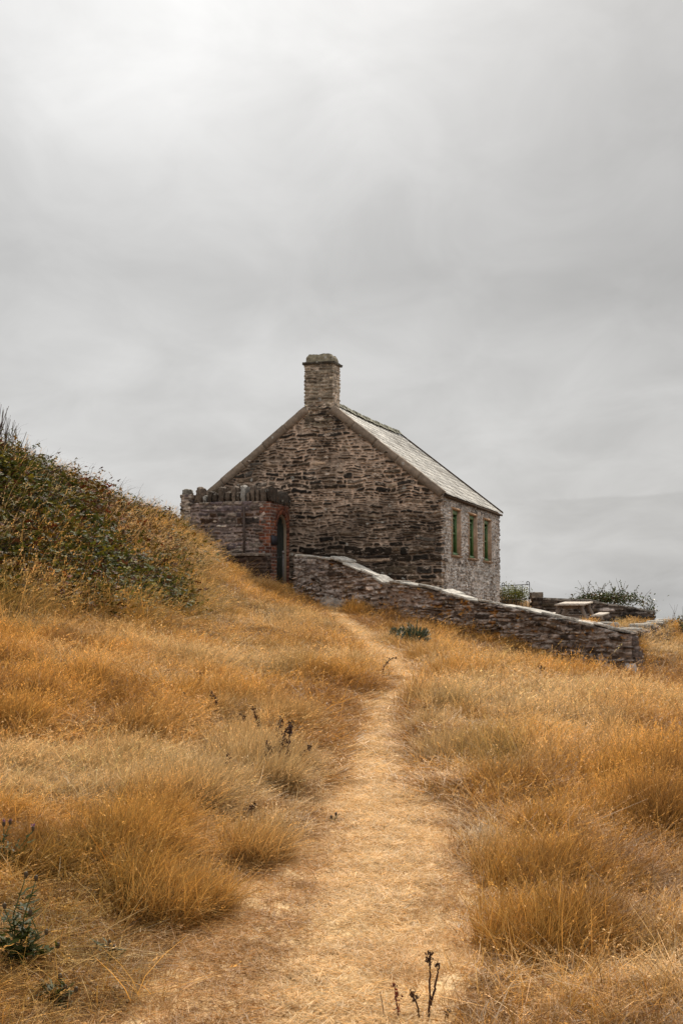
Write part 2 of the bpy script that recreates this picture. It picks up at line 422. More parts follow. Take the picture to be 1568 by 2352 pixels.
def build_ground():
    xs = np.concatenate([-14 - np.geomspace(0.5, 900, 46)[::-1], np.arange(-14, 15.01, 0.125), 15 + np.geomspace(0.5, 900, 46)])
    ys = np.concatenate([-6 - np.geomspace(0.5, 600, 30)[::-1], np.arange(-6, 2.4, 0.5), np.arange(2.5, 52.01, 0.125), 52 + np.geomspace(0.5, 900, 46)])
    gx, gy = np.meshgrid(xs, ys); gz = full_z(gx, gy)
    v = np.stack([gx, gy, gz], -1).reshape(-1, 3)
    r = path_r(gx, gy).ravel()
    mt, t, out = new_mat('dry_turf')
    p = t.add('ShaderNodeNewGeometry').outputs['Position']
    na = t.add('ShaderNodeTexNoise', Vector=p, Scale=1.3, Detail=6.0, Roughness=0.6)
    nb = t.add('ShaderNodeTexNoise', Vector=p, Scale=38.0, Detail=5.0, Roughness=0.7)
    c = t.ramp(na.outputs[0], [(0.3, (0.10, 0.055, 0.022)), (0.5, (0.16, 0.088, 0.035)), (0.7, (0.24, 0.14, 0.055))])
    k = t.mapr(nb.outputs[0], 0.25, 0.75, 0.45, 1.45)
    c = t.mix(1.0, c, t.add('ShaderNodeCombineColor', i0=k, i1=k, i2=k).outputs[0], 'MULTIPLY')
    bp = t.add('ShaderNodeBump', Strength=0.3, Distance=0.03, Height=nb.outputs[0])
    b = t.add('ShaderNodeBsdfPrincipled', Base_Color=c, Roughness=0.95, Normal=bp); b.inputs['Specular IOR Level'].default_value = 0.1
    t.set(out, 0, b.outputs[0])
    o = link('ground', mesh_np('ground', v, [grid_faces(len(xs), len(ys))], mt, None, True)); tag(o, kind='structure')
    # the path: a sheet of trodden straw lying just above the ground
    ys = np.arange(2.6, PY[-1] + 0.3, 0.06); us = np.linspace(-1, 1, 41)
    gy, gu = np.meshgrid(ys, us, indexing='ij')
    wl = 1.05 + 0.22 * fbm(gy * 1.5, gu * 0 + 3.0, 41, 4); wr = 1.05 + 0.22 * fbm(gy * 1.5, gu * 0 + 9.0, 42, 4)
    gx = np.interp(gy, PY, PX) + np.interp(gy, PY, PW) * np.where(gu < 0, gu * wl, gu * wr)
    gz = full_z(gx, gy) + 0.016 - 0.028 * np.abs(gu) ** 8
    mt, t, out = new_mat('trodden_straw')
    p = t.add('ShaderNodeNewGeometry').outputs['Position']
    na = t.add('ShaderNodeTexNoise', Vector=p, Scale=2.2, Detail=6.0, Roughness=0.65)
    nb = t.add('ShaderNodeTexNoise', Vector=t.add('ShaderNodeMapping', Vector=p, Scale=(0.5, 1.3, 1)).outputs[0], Scale=55.0, Detail=5.0, Roughness=0.7)
    c = t.ramp(na.outputs[0], [(0.3, (0.54, 0.345, 0.16)), (0.5, (0.66, 0.45, 0.225)), (0.68, (0.76, 0.56, 0.31))])
    k = t.mapr(nb.outputs[0], 0.25, 0.75, 0.55, 1.35)
    c = t.mix(1.0, c, t.add('ShaderNodeCombineColor', i0=k, i1=k, i2=k).outputs[0], 'MULTIPLY')
    bp = t.add('ShaderNodeBump', Strength=0.25, Distance=0.02, Height=nb.outputs[0])
    b = t.add('ShaderNodeBsdfPrincipled', Base_Color=c, Roughness=0.9, Normal=bp); b.inputs['Specular IOR Level'].default_value = 0.15
    t.set(out, 0, b.outputs[0])
    v = np.stack([gx, gy, gz], -1).reshape(-1, 3)
    o = link('path', mesh_np('path', v, [grid_faces(len(us), len(ys))], mt, None, True)); tag(o, kind='structure')
    # the sea far below the headland, seen only as its mirror of the sky
    mt, t, out = new_mat('sea_water')
    nb = t.add('ShaderNodeTexNoise', Vector=t.add('ShaderNodeNewGeometry').outputs['Position'], Scale=0.12, Detail=3.0)
    b = t.add('ShaderNodeBsdfPrincipled', Base_Color=(0.10, 0.12, 0.13, 1), Roughness=0.12, Normal=t.add('ShaderNodeBump', Strength=0.02, Distance=1.0, Height=nb.outputs[0]))
    t.set(out, 0, b.outputs[0])
    s = 14000.0
    o = link('sea', mesh_np('sea', [(-s, -s, -38), (s, -s, -38), (s, s, -38), (-s, s, -38)], [np.array([[0, 1, 2, 3]])], mt)); tag(o, kind='structure')


build_ground()
# ------------------------------------------------------------------ masonry
def masonry(U, V, seed, hr=(0.07, 0.14), wr=(0.16, 0.5), mortar=0.012, warp=0.045, relief=0.03, stones=((0.05, 0.038, 0.03),), mort=(0.26, 0.2, 0.17),
            rowfn=None, dark=None, brick=False, pale=0.08, crust=(0.56, 0.45, 0.36)):
    """relief and colour of a rubble wall at wall coordinates (U along, V up); courses wander, stones are irregular slabs"""
    rs = np.random.RandomState(seed)
    if brick: Uw, Vw = U + 0.004 * fbm(U * 9, V * 9, seed), V + 0.003 * fbm(U * 7, V * 7, seed + 1)
    else:
        Uw = U + warp * 1.1 * fbm(U * 2.6, V * 4.0, seed + 1, 3) + 0.02 * fbm(U * 11, V * 14, seed + 2, 2)
        Vw = V + warp * fbm(U * 1.9, V * 2.2, seed + 3, 3) + 0.014 * fbm(U * 9, V * 16, seed + 4, 3)
    v0, v1 = Vw.min() - 0.05, Vw.max() + 0.05
    b = [v0]
    while b[-1] < v1:
        h = rs.uniform(*hr)
        if rowfn: h *= rowfn(b[-1])
        b.append(b[-1] + h)
    b = np.array(b); r = np.clip(np.searchsorted(b, Vw) - 1, 0, len(b) - 2)
    left = np.zeros_like(U); right = np.zeros_like(U); cid = np.zeros(U.shape)
    u0, u1 = Uw.min() - 0.6, Uw.max() + 0.6
    for k in range(len(b) - 1):
        mk = r == k
        rh = b[k + 1] - b[k]; f = max(0.8, min(2.0, rh / np.mean(hr))) if not brick else 1.0
        n = int((u1 - u0) / (np.mean(wr) * 0.5)) + 4
        e = u0 + np.concatenate([[0], np.cumsum(rs.uniform(wr[0], wr[1], n) * f)]) - (wr[1] * 0.5 * (k % 2) if brick else rs.uniform(0, 0.3))
        if not mk.any(): continue
        c = np.clip(np.searchsorted(e, Uw[mk]) - 1, 0, len(e) - 2)
        left[mk] = e[c]; right[mk] = e[c + 1]; cid[mk] = c
    bot = b[r]; top = b[r + 1]
    if not brick:                                          # some tall stones are really two thinner ones
        sp = (_h(cid, r, seed + 9) > 0.55) & (top - bot > np.mean(hr) * 1.0)
        md = bot + (top - bot) * (0.35 + 0.3 * _h(cid, r, seed + 10)); up = sp & (Vw > md)
        cid = cid + 1000 * up; bot = np.where(up, md, bot); top = np.where(sp & ~up, md, top)
    du = np.minimum(Uw - left, right - Uw); dv = np.minimum(Vw - bot, top - Vw)
    rc = 0.0 if brick else 0.045
    d = np.where((du < rc) & (dv < rc), rc - np.hypot(rc - du, rc - dv), np.minimum(du, dv)) if rc else np.minimum(du, dv)
    rnd = _h(cid, r, seed + 5); rn2 = _h(cid, r, seed + 6); rn3 = _h(cid, r, seed + 7)
    mth = mortar if brick else mortar * (0.25 + 1.1 * vn(U * 1.1, V * 1.6, seed + 8) ** 1.5 + 1.9 * np.maximum(-0.12, fbm(U * 3.6, V * 9, seed + 11, 3)))
    if not brick: mth = mth * 0.8 + 0.005 * rn3 ** 2
    msk = sst(0, 1, (d - mth) / (0.006 if brick else 0.014))
    fine = fbm(U * 14, V * 22, seed + 12, 4)
    disp = relief * (msk * (0.35 + 0.65 * rnd) + (0.22 if brick else 0.35) * fine * (0.4 + 0.6 * msk))
    st = np.array(stones); idx = np.minimum((rn2 * len(st)).astype(int), len(st) - 1)
    sc = st[idx] * (0.65 + 0.7 * rn3)[..., None] * (1 + 0.75 * fine[..., None])
    if dark is not None: sc = sc * dark(U, V)[..., None]
    mc = np.array(mort) * (0.80 + 0.55 * fbm(U * 9, V * 16, seed + 13, 4, 0.65))[..., None]
    if not brick:                                          # here and there a stone is pale all over, or black with damp
        sc = np.where((_h(cid, r, seed + 15) > 0.93)[..., None], sc * 3.0 + 0.03, sc); mc = mc * (0.55 + 0.75 * sst(-0.5, 0.4, fbm(U * 1.4, V * 1.8, seed + 16, 4)))[..., None]
    col = sc * msk[..., None] + mc * (1 - msk[..., None])
    lp = sst(0.22, 0.42, fbm(U * 6.0, V * 15, seed + 14, 5, 0.7) + (pale - 0.08) * 3)     # crusts of pale lichen and limewash
    col = col * (1 - 0.8 * lp[..., None]) + np.array(crust) * 0.8 * lp[..., None]
    return disp, np.clip(col, 0.004, 0.8)


def loop_wall(corners, res, zb, zt, vres, seed, round_=0.05, batter=0.0, cap=False, uoff=0.0, mask=None, colfn=None, **kw):
    """closed stone wall round a plan polygon (counter-clockwise seen from above); res[i] is the sampling of side i.
    zb / zt are functions (u, x, y) giving foot and head of the wall."""
    C_ = np.asarray(corners, float); n = len(C_); P = []; N = []; U = []; side = []; u = uoff
    nrm = []
    for i in range(n):
        e = C_[(i + 1) % n] - C_[i]; L = np.hypot(*e); nrm.append(np.array([e[1], -e[0]]) / L)
    for i in range(n):
        a = C_[i]; b = C_[(i + 1) % n]; L = np.hypot(*(b - a)); k = max(2, int(round(L / res[i])))
        for j in range(k):
            tt = j / k; p = a + (b - a) * tt; s_ = tt * L
            wprev = max(0, 0.5 * (1 - s_ / round_)); wnext = max(0, 0.5 * (1 - (L - s_) / round_))
            nn = nrm[i] * (1 - wprev - wnext) + nrm[i - 1] * wprev + nrm[(i + 1) % n] * wnext; nn = nn / np.hypot(*nn)
            P.append(p - nn * (round_ * 0.29 * max(wprev, wnext) * 2)); N.append(nn); U.append(u + s_); side.append(i)
        u += L
    P = np.array(P); N = np.array(N); U = np.array(U); side = np.array(side); m = len(P)
    zb_ = np.array([zb(U[i], *P[i]) for i in range(m)]); zt_ = np.array([zt(U[i], *P[i]) for i in range(m)])
    nv = max(3, int(round((zt_ - zb_).max() / vres)) + 1); t = np.linspace(0, 1, nv)[:, None]
    V = zb_[None, :] + (zt_ - zb_)[None, :] * t; UU = np.broadcast_to(U[None, :], V.shape)
    disp, col = masonry(UU, V, seed, **kw)
    if colfn is not None: col = colfn(UU, V, col, side[None, :] + 0 * V)
    bt = batter * (V - V.max()) * -1.0
    X = P[None, :, 0] + N[None, :, 0] * (disp + bt); Y = P[None, :, 1] + N[None, :, 1] * (disp + bt)
    v = np.stack([X, Y, V], -1).reshape(-1, 3)
    i = np.arange(nv - 1)[:, None] * m; j = np.arange(m)[None, :]; k = (j + 1) % m
    q = np.stack([i + j, i + k, i + m + k, i + m + j], -1)
    if mask is not None:
        fc = 0.25 * (v[q[..., 0]] + v[q[..., 1]] + v[q[..., 2]] + v[q[..., 3]]); q = q[~mask(fc, side[None, :] + 0 * q[..., 0])]
    q = q.reshape(-1, 4); tris = np.zeros((0, 3), int)
    if cap:
        ring = np.arange(m) + (nv - 1) * m; n0 = (side == 0).sum(); n1_ = (side == 1).sum(); n2_ = (side == 2).sum()
        f_ = ring[:n0 + 1]; bk = ring[n0 + n1_:n0 + n1_ + n2_ + 1][::-1] if n0 + n1_ + n2_ < m else np.append(ring[n0 + n1_:], ring[0])[::-1]
        kk = min(len(f_), len(bk))
        q = np.concatenate([q, np.stack([f_[:kk - 1], f_[1:kk], bk[1:kk], bk[:kk - 1]], -1)])
        e1 = ring[n0:n0 + n1_ + 1]; e2 = np.append(ring[n0 + n1_ + n2_:], ring[0])
        for e in (e1, e2):
            tris = np.concatenate([tris, np.array([[e[0], e[a], e[a + 1]] for a in range(1, len(e) - 1)]).reshape(-1, 3)])
    return v, q, tris.astype(int), col.reshape(-1, 3)


def wall_obj(name, data, mat, parent=None):
    v, q, tr, c = data
    return link(name, mesh_np(name, v, [q, tr] if len(tr) else [q], mat, {'Col': ('FLOAT_COLOR', c)}, True), parent)


def rock(mb, cen, ax, size, seed, col=(0.2, 0.18, 0.16), cuts=5, rough=0.16, square=0.55, lump=2.2):
    """rough block: a rounded box with broken faces; ax = three unit axes (rows)"""
    ax = np.asarray(ax, float); size = np.asarray(size, float); n = cuts + 2; t = np.linspace(-1, 1, n); vs = []; qs = []; o = 0
    a, b = np.meshgrid(t, t); one = np.ones_like(a)
    for s_, f in ((1, (a, b, one)), (-1, (b, a, -one)), (1, (one, a, b)), (-1, (-one, b, a)), (1, (b, one, a)), (-1, (a, -one, b))):
        vs.append(np.stack(f, -1).reshape(-1, 3)); qs.append(grid_faces(n, n) + o); o += n * n
    v = np.concatenate(vs); sph = v / np.linalg.norm(v, axis=1)[:, None]
    v = v * square + sph * (1 - square) * 1.18
    p = v * size * 4.0 / max(0.05, size.max())
    dn = fbm(p[:, 0] * lump + seed * 3.1, p[:, 1] * lump + p[:, 2] * 1.7, seed, 3) + 0.6 * fbm(p[:, 2] * lump * 2.1 - seed, p[:, 0] * 2.0 + p[:, 1] * 1.9, seed + 5, 3)
    v = v * (1 + rough * dn[:, None])
    c = np.tile(np.array(col), (len(v), 1)) * (1 + 0.35 * fbm(p[:, 0] * 4, p[:, 2] * 4 + p[:, 1] * 3, seed + 9, 3))[:, None]
    mb.raw(np.asarray(cen) + (v * size * 0.5) @ ax, np.concatenate(qs), None, np.clip(c, 0.01, 0.9))


# ------------------------------------------------------------------ the house, in its own plan: s = leftwards along the gable, t = out of the gable towards us
TH = R(17.13); GX = np.array([-math.cos(TH), math.sin(TH)]); DX = np.array([math.sin(TH), math.cos(TH)]); HC = np.array([2.552, 35.0])
W_, L_, ZE, ZA = 6.578, 8.04, 2.985, 5.575
def hp(s, t, z=None):
    p = HC + GX * s - DX * t
    return p if z is None else np.array([p[0], p[1], z])
G3 = np.array([*GX, 0]); O3 = np.array([*-DX, 0]); Z3 = np.array([0, 0, 1.0])
house = thing('stone_house', (*hp(W_ / 2, -L_ / 2), 0.0), 'dark rubble stone cottage with a big chimney and pale slate roof', 'house')
def gable_z(s): return ZE + (ZA - ZE) * (1 - abs(s - W_ / 2) / (W_ / 2))
CHW = 0.385                                                # half width of the chimney
DARKS = ((0.045, 0.031, 0.020), (0.034, 0.024, 0.016), (0.080, 0.058, 0.038), (0.042, 0.034, 0.027), (0.15, 0.105, 0.070), (0.026, 0.021, 0.016))


def z_head(u, x, y):
    q = np.array([x, y]) - HC; s = q @ GX; t = -(q @ DX)
    e = 0.09
    if t > -0.02 or t < -L_ + 0.02: return gable_z(min(max(s, 0), W_)) - e
    return ZE - 0.06


def side_t(px):                                            # where a sight line meets the right-hand wall: metres behind the corner
    a = (px - 784.0) / F; k = 1.0 / (math.cos(PITCH))
    lo, hi = 0.0, L_
    for _ in range(60):
        m_ = 0.5 * (lo + hi); p = HC + DX * m_
        if p[0] / p[1] / 1.0 < a * 1.0: lo = m_
        else: hi = m_
    return 0.5 * (lo + hi)


WIN = []                                                   # window openings: near and far jamb, sill and head
for pa, pb, pt, pz in ((1035.5, 1054.5, 1171, 1276), (1074.5, 1092, 1183, 1283), (1108.5, 1124.5, 1194.5, 1289)):
    ta, tb = side_t(pa), side_t(pb); Yc = (HC + DX * 0.5 * (ta + tb))[1]
    WIN.append((ta, tb, at(0, pz, Yc)[2], at(0, pt, Yc)[2]))


def win_mask(fc, side):
    q = fc[..., :2] - HC; s = q @ GX; t = q @ DX; mk = np.zeros(s.shape, bool)
    for ta, tb, z0, z1 in WIN: mk |= (np.abs(s) < 0.3) & (t > ta) & (t < tb) & (fc[..., 2] > z0) & (fc[..., 2] < z1)
    return mk


def house_cols(U, V, col, side):
    """gable: dark slabs, larger and darker low down; right wall: worn limewash; quoins lighter"""
    k = sst(1.9, 3.3, V)
    lw = sst(-0.15, 0.4, fbm(U * 13, V * 6, 77, 4, 0.65) + 0.5 * fbm(U * 2, V * 2, 78, 3))
    r_ = (side == 1)[..., None]
    wash = np.array((0.66, 0.61, 0.56)) * (0.8 + 0.35 * fbm(U * 8, V * 8, 79, 3))[..., None]
    ccol = col * 1.5
    ccol = ccol * (1 - 0.62 * lw[..., None]) + wash * 0.62 * lw[..., None]
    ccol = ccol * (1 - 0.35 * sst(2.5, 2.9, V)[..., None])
    out_ = np.where(r_, ccol, col)
    st_ = sst(0.45, 0.9, vn(U * 0.45, V * 0.7, 83) + 0.3 * fbm(U, V, 84, 3))          # weather-stained darker areas
    return np.where(r_, out_, out_ * (1.0 - 0.38 * (st_ * (1 - k))[..., None]))


hc = [hp(W_, 0), hp(0, 0), hp(0, -L_), hp(W_, -L_)]
def quoin(fc): return 0.17 + 0.16 * (np.floor((fc[..., 2] + 9) / 0.27) % 2) + 0.03 * fbm(fc[..., 2] * 3, fc[..., 2] * 0, 44, 2)
def gable_mask(fc, side):
    t = (fc[..., :2] - HC) @ DX
    return (side == 1) & (t > quoin(fc) + 0.03)
def right_mask(fc, side):
    t = (fc[..., :2] - HC) @ DX
    return (side != 1) | (t < quoin(fc) - 0.02) | win_mask(fc, side)
data2 = loop_wall(hc, [0.5, 0.0175, 0.5, 0.5], lambda u, x, y: -1.2, z_head, 0.0175, 57, round_=0.06, hr=(0.07, 0.16), wr=(0.09, 0.30), mortar=0.03,
                  warp=0.085, relief=0.04, stones=((0.13, 0.11, 0.095), (0.20, 0.175, 0.155), (0.09, 0.07, 0.058), (0.16, 0.125, 0.10)), mort=(0.40, 0.35, 0.31), mask=right_mask, colfn=house_cols, pale=0.14, crust=(0.5, 0.46, 0.42))
data = loop_wall(hc, [0.017, 0.02, 0.25, 0.25], lambda u, x, y: -1.2, z_head, 0.017, 3, round_=0.06, hr=(0.045, 0.135), wr=(0.09, 0.44), mortar=0.0165,
                 warp=0.085, relief=0.055, stones=DARKS, mort=(0.52, 0.385, 0.29), rowfn=lambda v: 1.0 + 1.7 * float(sst(2.0, 0.9, v)) , mask=gable_mask, colfn=house_cols)
nv_ = len(data[0])
wall_obj('wall', (np.concatenate([data[0], data2[0]]), np.concatenate([data[1], data2[1] + nv_]), data[2], np.concatenate([data[3], data2[3]])), M['gable'], house)

# chimney rising flush from the gable, its breast carried down into the apex
ch = [hp(W_ / 2 + CHW + 0.02, 0.0), hp(W_ / 2 - CHW, 0.0), hp(W_ / 2 - CHW, -0.62), hp(W_ / 2 + CHW + 0.02, -0.62)]
ZCT = at(735, 836, 36)[2]
data = loop_wall(ch, [0.017] * 4, lambda u, x, y: 4.72, lambda u, x, y: ZCT, 0.017, 8, round_=0.04, hr=(0.05, 0.12), wr=(0.12, 0.42), mortar=0.012, warp=0.04, relief=0.035,
                 stones=((0.22, 0.175, 0.12), (0.13, 0.10, 0.07), (0.30, 0.245, 0.18), (0.19, 0.155, 0.11)), mort=(0.40, 0.32, 0.24), pale=0.10,
                 colfn=lambda U, V, c, sd: np.where((sd == 1)[..., None], c * 1.5 + 0.05, c))  # right-hand face made paler: the light falling on it is put into the colour
chim = wall_obj('chimney', data, M['front'], house)
mb = MB(); cc = hp(W_ / 2 + 0.01, -0.31, 0)
for k, (dz, ov) in enumerate(((0.0, 0.055), (0.03, 0.075))):
    for q, (cs, ln) in enumerate(((-0.21, 0.43), (0.2, 0.45))):
        rock(mb, cc + G3 * cs + Z3 * (ZCT + dz + 0.005), (G3, O3, Z3), (ln + 0.05, 0.62 + 2 * ov, 0.036), 40 + k * 7 + q, (0.10, 0.085, 0.065), cuts=8, rough=0.05, square=0.92)
mb.build('chimney_drip_course', M['slab'], chim, True)
# the cap: flaunched stones leaning inwards
mb = MB(); z0 = ZCT + 0.045; z1 = at(735, 813, 36)[2]; n = 26
tt = np.linspace(0, 1, 9); per = []
for k in range(4):
    a_, b_ = ((-1, 1), (1, 1), (1, -1), (-1, -1))[k], ((1, 1), (1, -1), (-1, -1), (-1, 1))[k]
    for i in range(n): per.append((a_[0] + (b_[0] - a_[0]) * i / n, a_[1] + (b_[1] - a_[1]) * i / n))
per = np.array(per); v = []
for t_ in tt:
    sh = 1.0 - 0.06 * t_ - 0.20 * max(0, t_ - 0.62) ** 1.2 * 2.2
    for i, (x_, y_) in enumerate(per):
        nz_ = 0.02 * float(fbm(np.array(i * 0.35), np.array(t_ * 3.0), 61, 3)); zt_ = 0.028 * float(fbm(np.array(i * 0.24), np.array(0.0), 62, 3))
        rr = 1.0 if max(abs(x_), abs(y_)) < 2 else 1
        k_ = 1 - 0.06 * (min(abs(x_), abs(y_)) ** 6)
        v.append(cc + G3 * x_ * (0.385 * sh + nz_) * k_ + O3 * y_ * (0.32 * sh + nz_) * k_ + Z3 * (z0 + (z1 - z0 + zt_) * t_))
mm = len(per); q = []
for a_ in range(len(tt) - 1):
    for i in range(mm): q.append((a_ * mm + (i + 1) % mm, a_ * mm + i, (a_ + 1) * mm + i, (a_ + 1) * mm + (i + 1) % mm))
top0 = len(v); v.append(cc + Z3 * (z1 + 0.015)); tr = [((len(tt) - 1) * mm + i, top0, (len(tt) - 1) * mm + (i + 1) % mm) for i in range(mm)]
vv = np.array(v); cl = np.array((0.25, 0.215, 0.15)) * (1 + 0.3 * fbm(vv[:, 0] * 9, vv[:, 2] * 9 + vv[:, 1] * 4, 63, 3))[:, None]
mb.raw(vv, q, [t_[::-1] for t_ in tr], cl); mb.build('chimney_cap', M['front'], chim, True)

# verge copings: flat stone bands set flush along the gable slopes
for sg in (1, -1):
    mb = MB(); s0 = W_ / 2 - sg * (W_ / 2 + 0.06); s1 = W_ / 2 - sg * (CHW + 0.0)
    n = 5 if sg > 0 else 5; dpt = 0.26; wd = 0.165
    e = hp(s1, 0, gable_z(s1)) - hp(s0, 0, gable_z(s0) if 0 <= s0 <= W_ else ZE - 0.047); Ln = np.linalg.norm(e); e = e / Ln; up = np.cross(e, O3); up = up if up[2] > 0 else -up
    o = hp(s0, 0, gable_z(s0) if 0 <= s0 <= W_ else ZE - 0.047)
    cuts_ = np.linspace(0, Ln, n + 1)
    for i in range(n):
        a_ = cuts_[i] + 0.004; b_ = cuts_[i + 1] - 0.004; k_ = 14; us = np.linspace(a_, b_, k_)
        jit = 0.006 * math.sin(i * 2.3)
        lo = [o + e * u_ + up * (-wd + 0.008 * float(fbm(np.array(u_ * 5), np.array(1.0), 70 + i))) for u_ in us]
        hi = [o + e * u_ + up * (0.035 + jit + 0.008 * float(fbm(np.array(u_ * 5), np.array(4.0), 72 + i))) for u_ in us]
        f_ = O3 * (0.055 + jit); bk = O3 * -dpt
        v = np.array([p + f_ for p in lo] + [p + f_ for p in hi] + [p + bk for p in hi] + [p + bk for p in lo]); q = []
        for r_ in range(4):
            for j in range(k_ - 1): q.append((r_ * k_ + j, r_ * k_ + j + 1, ((r_ + 1) % 4) * k_ + j + 1, ((r_ + 1) % 4) * k_ + j))
        q += [(0, k_, 2 * k_, 3 * k_), (k_ - 1, 4 * k_ - 1, 3 * k_ - 1, 2 * k_ - 1)]
        mb.raw(v, q, col=np.array((1, 1, 1)) * (0.85 + 0.3 * ((i * 37 % 10) / 10)))
    mb.build('verge_coping', M['verge'], house)

# slates: one mesh per slope, every course of separate slates
rs = np.random.RandomState(4)
roof = thing('roof', (*hp(W_ / 2, -L_ / 2), ZA), None, None); roof.parent = house
roof.location = Vector((0, 0, ZA))
for sg in (1, -1):
    mb = MB()
    def rp(a_, t_): # a_: metres down the slope from the ridge
        s = W_ / 2 - sg * a_ * math.cos(math.atan2(ZA - ZE, W_ / 2)); return hp(s, t_, ZA - a_ * math.sin(math.atan2(ZA - ZE, W_ / 2)))
    SL = math.hypot(W_ / 2, ZA - ZE) + 0.12; dn = rp(1, 0) - rp(0, 0); nr = np.cross(dn, np.array([*DX, 0])); nr = nr if nr[2] > 0 else -nr
    mb.raw([rp(0, -0.2) + nr * -0.085, rp(SL, -0.2) + nr * -0.085, rp(SL, -L_ - 0.06) + nr * -0.085, rp(0, -L_ - 0.06) + nr * -0.085], [(0, 1, 2, 3)], col=(0.12, 0.11, 0.1))
    g = 0.27; rows = int(SL / g) + 1
    for r_ in range(rows):
        a0 = r_ * g - 0.03; a1 = min(a0 + g + 0.05, SL + 0.02); t_ = 0.2 if True else 0
        tpos = 0.22 - (rs.uniform(0, 0.3))
        tpos = 0.215
        first = True
        while tpos < L_ + 0.09:
            wd = rs.uniform(0.26, 0.48) * (0.55 if first and r_ % 2 else 1); first = False
            e_ = min(tpos + wd, L_ + 0.10)
            lift = rs.uniform(0.005, 0.010); j1, j2 = rs.uniform(-0.012, 0.014, 2); z_ = rs.uniform(0.0, 0.004)
            sag = -0.05 * math.sin(math.pi * tpos / L_) * (1 - r_ / rows)
            p = [rp(a0, -tpos - 0.003) + nr * (0.002 + sag), rp(a1 + j1, -tpos - 0.003) + nr * (lift + z_ + sag), rp(a1 + j2, -e_ + 0.003) + nr * (lift + z_ + sag), rp(a0, -e_ + 0.003) + nr * (0.002 + sag)]
            lowr = [k_ - nr * 0.006 for k_ in p]
            sh = rs.uniform(0.66, 1.15); c = np.array((0.66, 0.62, 0.55)) * sh if rs.rand() > 0.16 else np.array((0.42, 0.38, 0.32)) * sh
            mb.raw(p + lowr, [(0, 1, 2, 3), (1, 5, 6, 2), (0, 4, 5, 1), (2, 6, 7, 3)] if sg > 0 else [(3, 2, 1, 0), (2, 6, 5, 1), (1, 5, 4, 0), (3, 7, 6, 2)], col=c)
            tpos = e_
    sl_ = mb.build('roof_slope', M['slate'], roof)
mb = MB(); n = 22
for i in range(n):                                         # mossy ridge tiles on a sagging ridge
    ta = 0.74 + (L_ + 0.12 - 0.74) * i / n; tb = 0.74 + (L_ + 0.12 - 0.74) * (i + 1) / n
    sa = -0.05 * math.sin(math.pi * ta / L_) + 0.012 * math.sin(i * 1.9); sb = -0.05 * math.sin(math.pi * tb / L_) + 0.012 * math.sin(i * 1.9)
    pr = [(-0.16, -0.10), (-0.085, -0.015), (-0.05, 0.04), (0.0, 0.058), (0.05, 0.04), (0.085, -0.015), (0.16, -0.10)]
    v = [hp(W_ / 2 + x_, -tq, ZA + 0.03 + z_ + sq) for tq, sq in ((ta, sa), (tb - 0.01, sb)) for x_, z_ in pr]
    k_ = len(pr); mb.raw(v, [(j, j + 1, k_ + j + 1, k_ + j) for j in range(k_ - 1)] + [], [(0, j, j + 1) for j in range(1, k_ - 1)], col=np.array((0.19, 0.18, 0.13)) * rs.uniform(0.75, 1.3))
mb.build('ridge_tiles', M['front'], roof)
mb = MB()                                                  # dark barge slates on the far verge
for sg in (1, -1):
    s0 = W_ / 2 - sg * (W_ / 2 + 0.10); zz = ZE - 0.075
    o = hp(s0, -L_ - 0.07, zz); e = hp(W_ / 2, -L_ - 0.07, ZA + 0.012) - o
    mb.box(o, e, O3 * -0.05, Z3 * 0.055, (0.3, 0.27, 0.24))
mb.build('far_barge', M['verge'], roof)

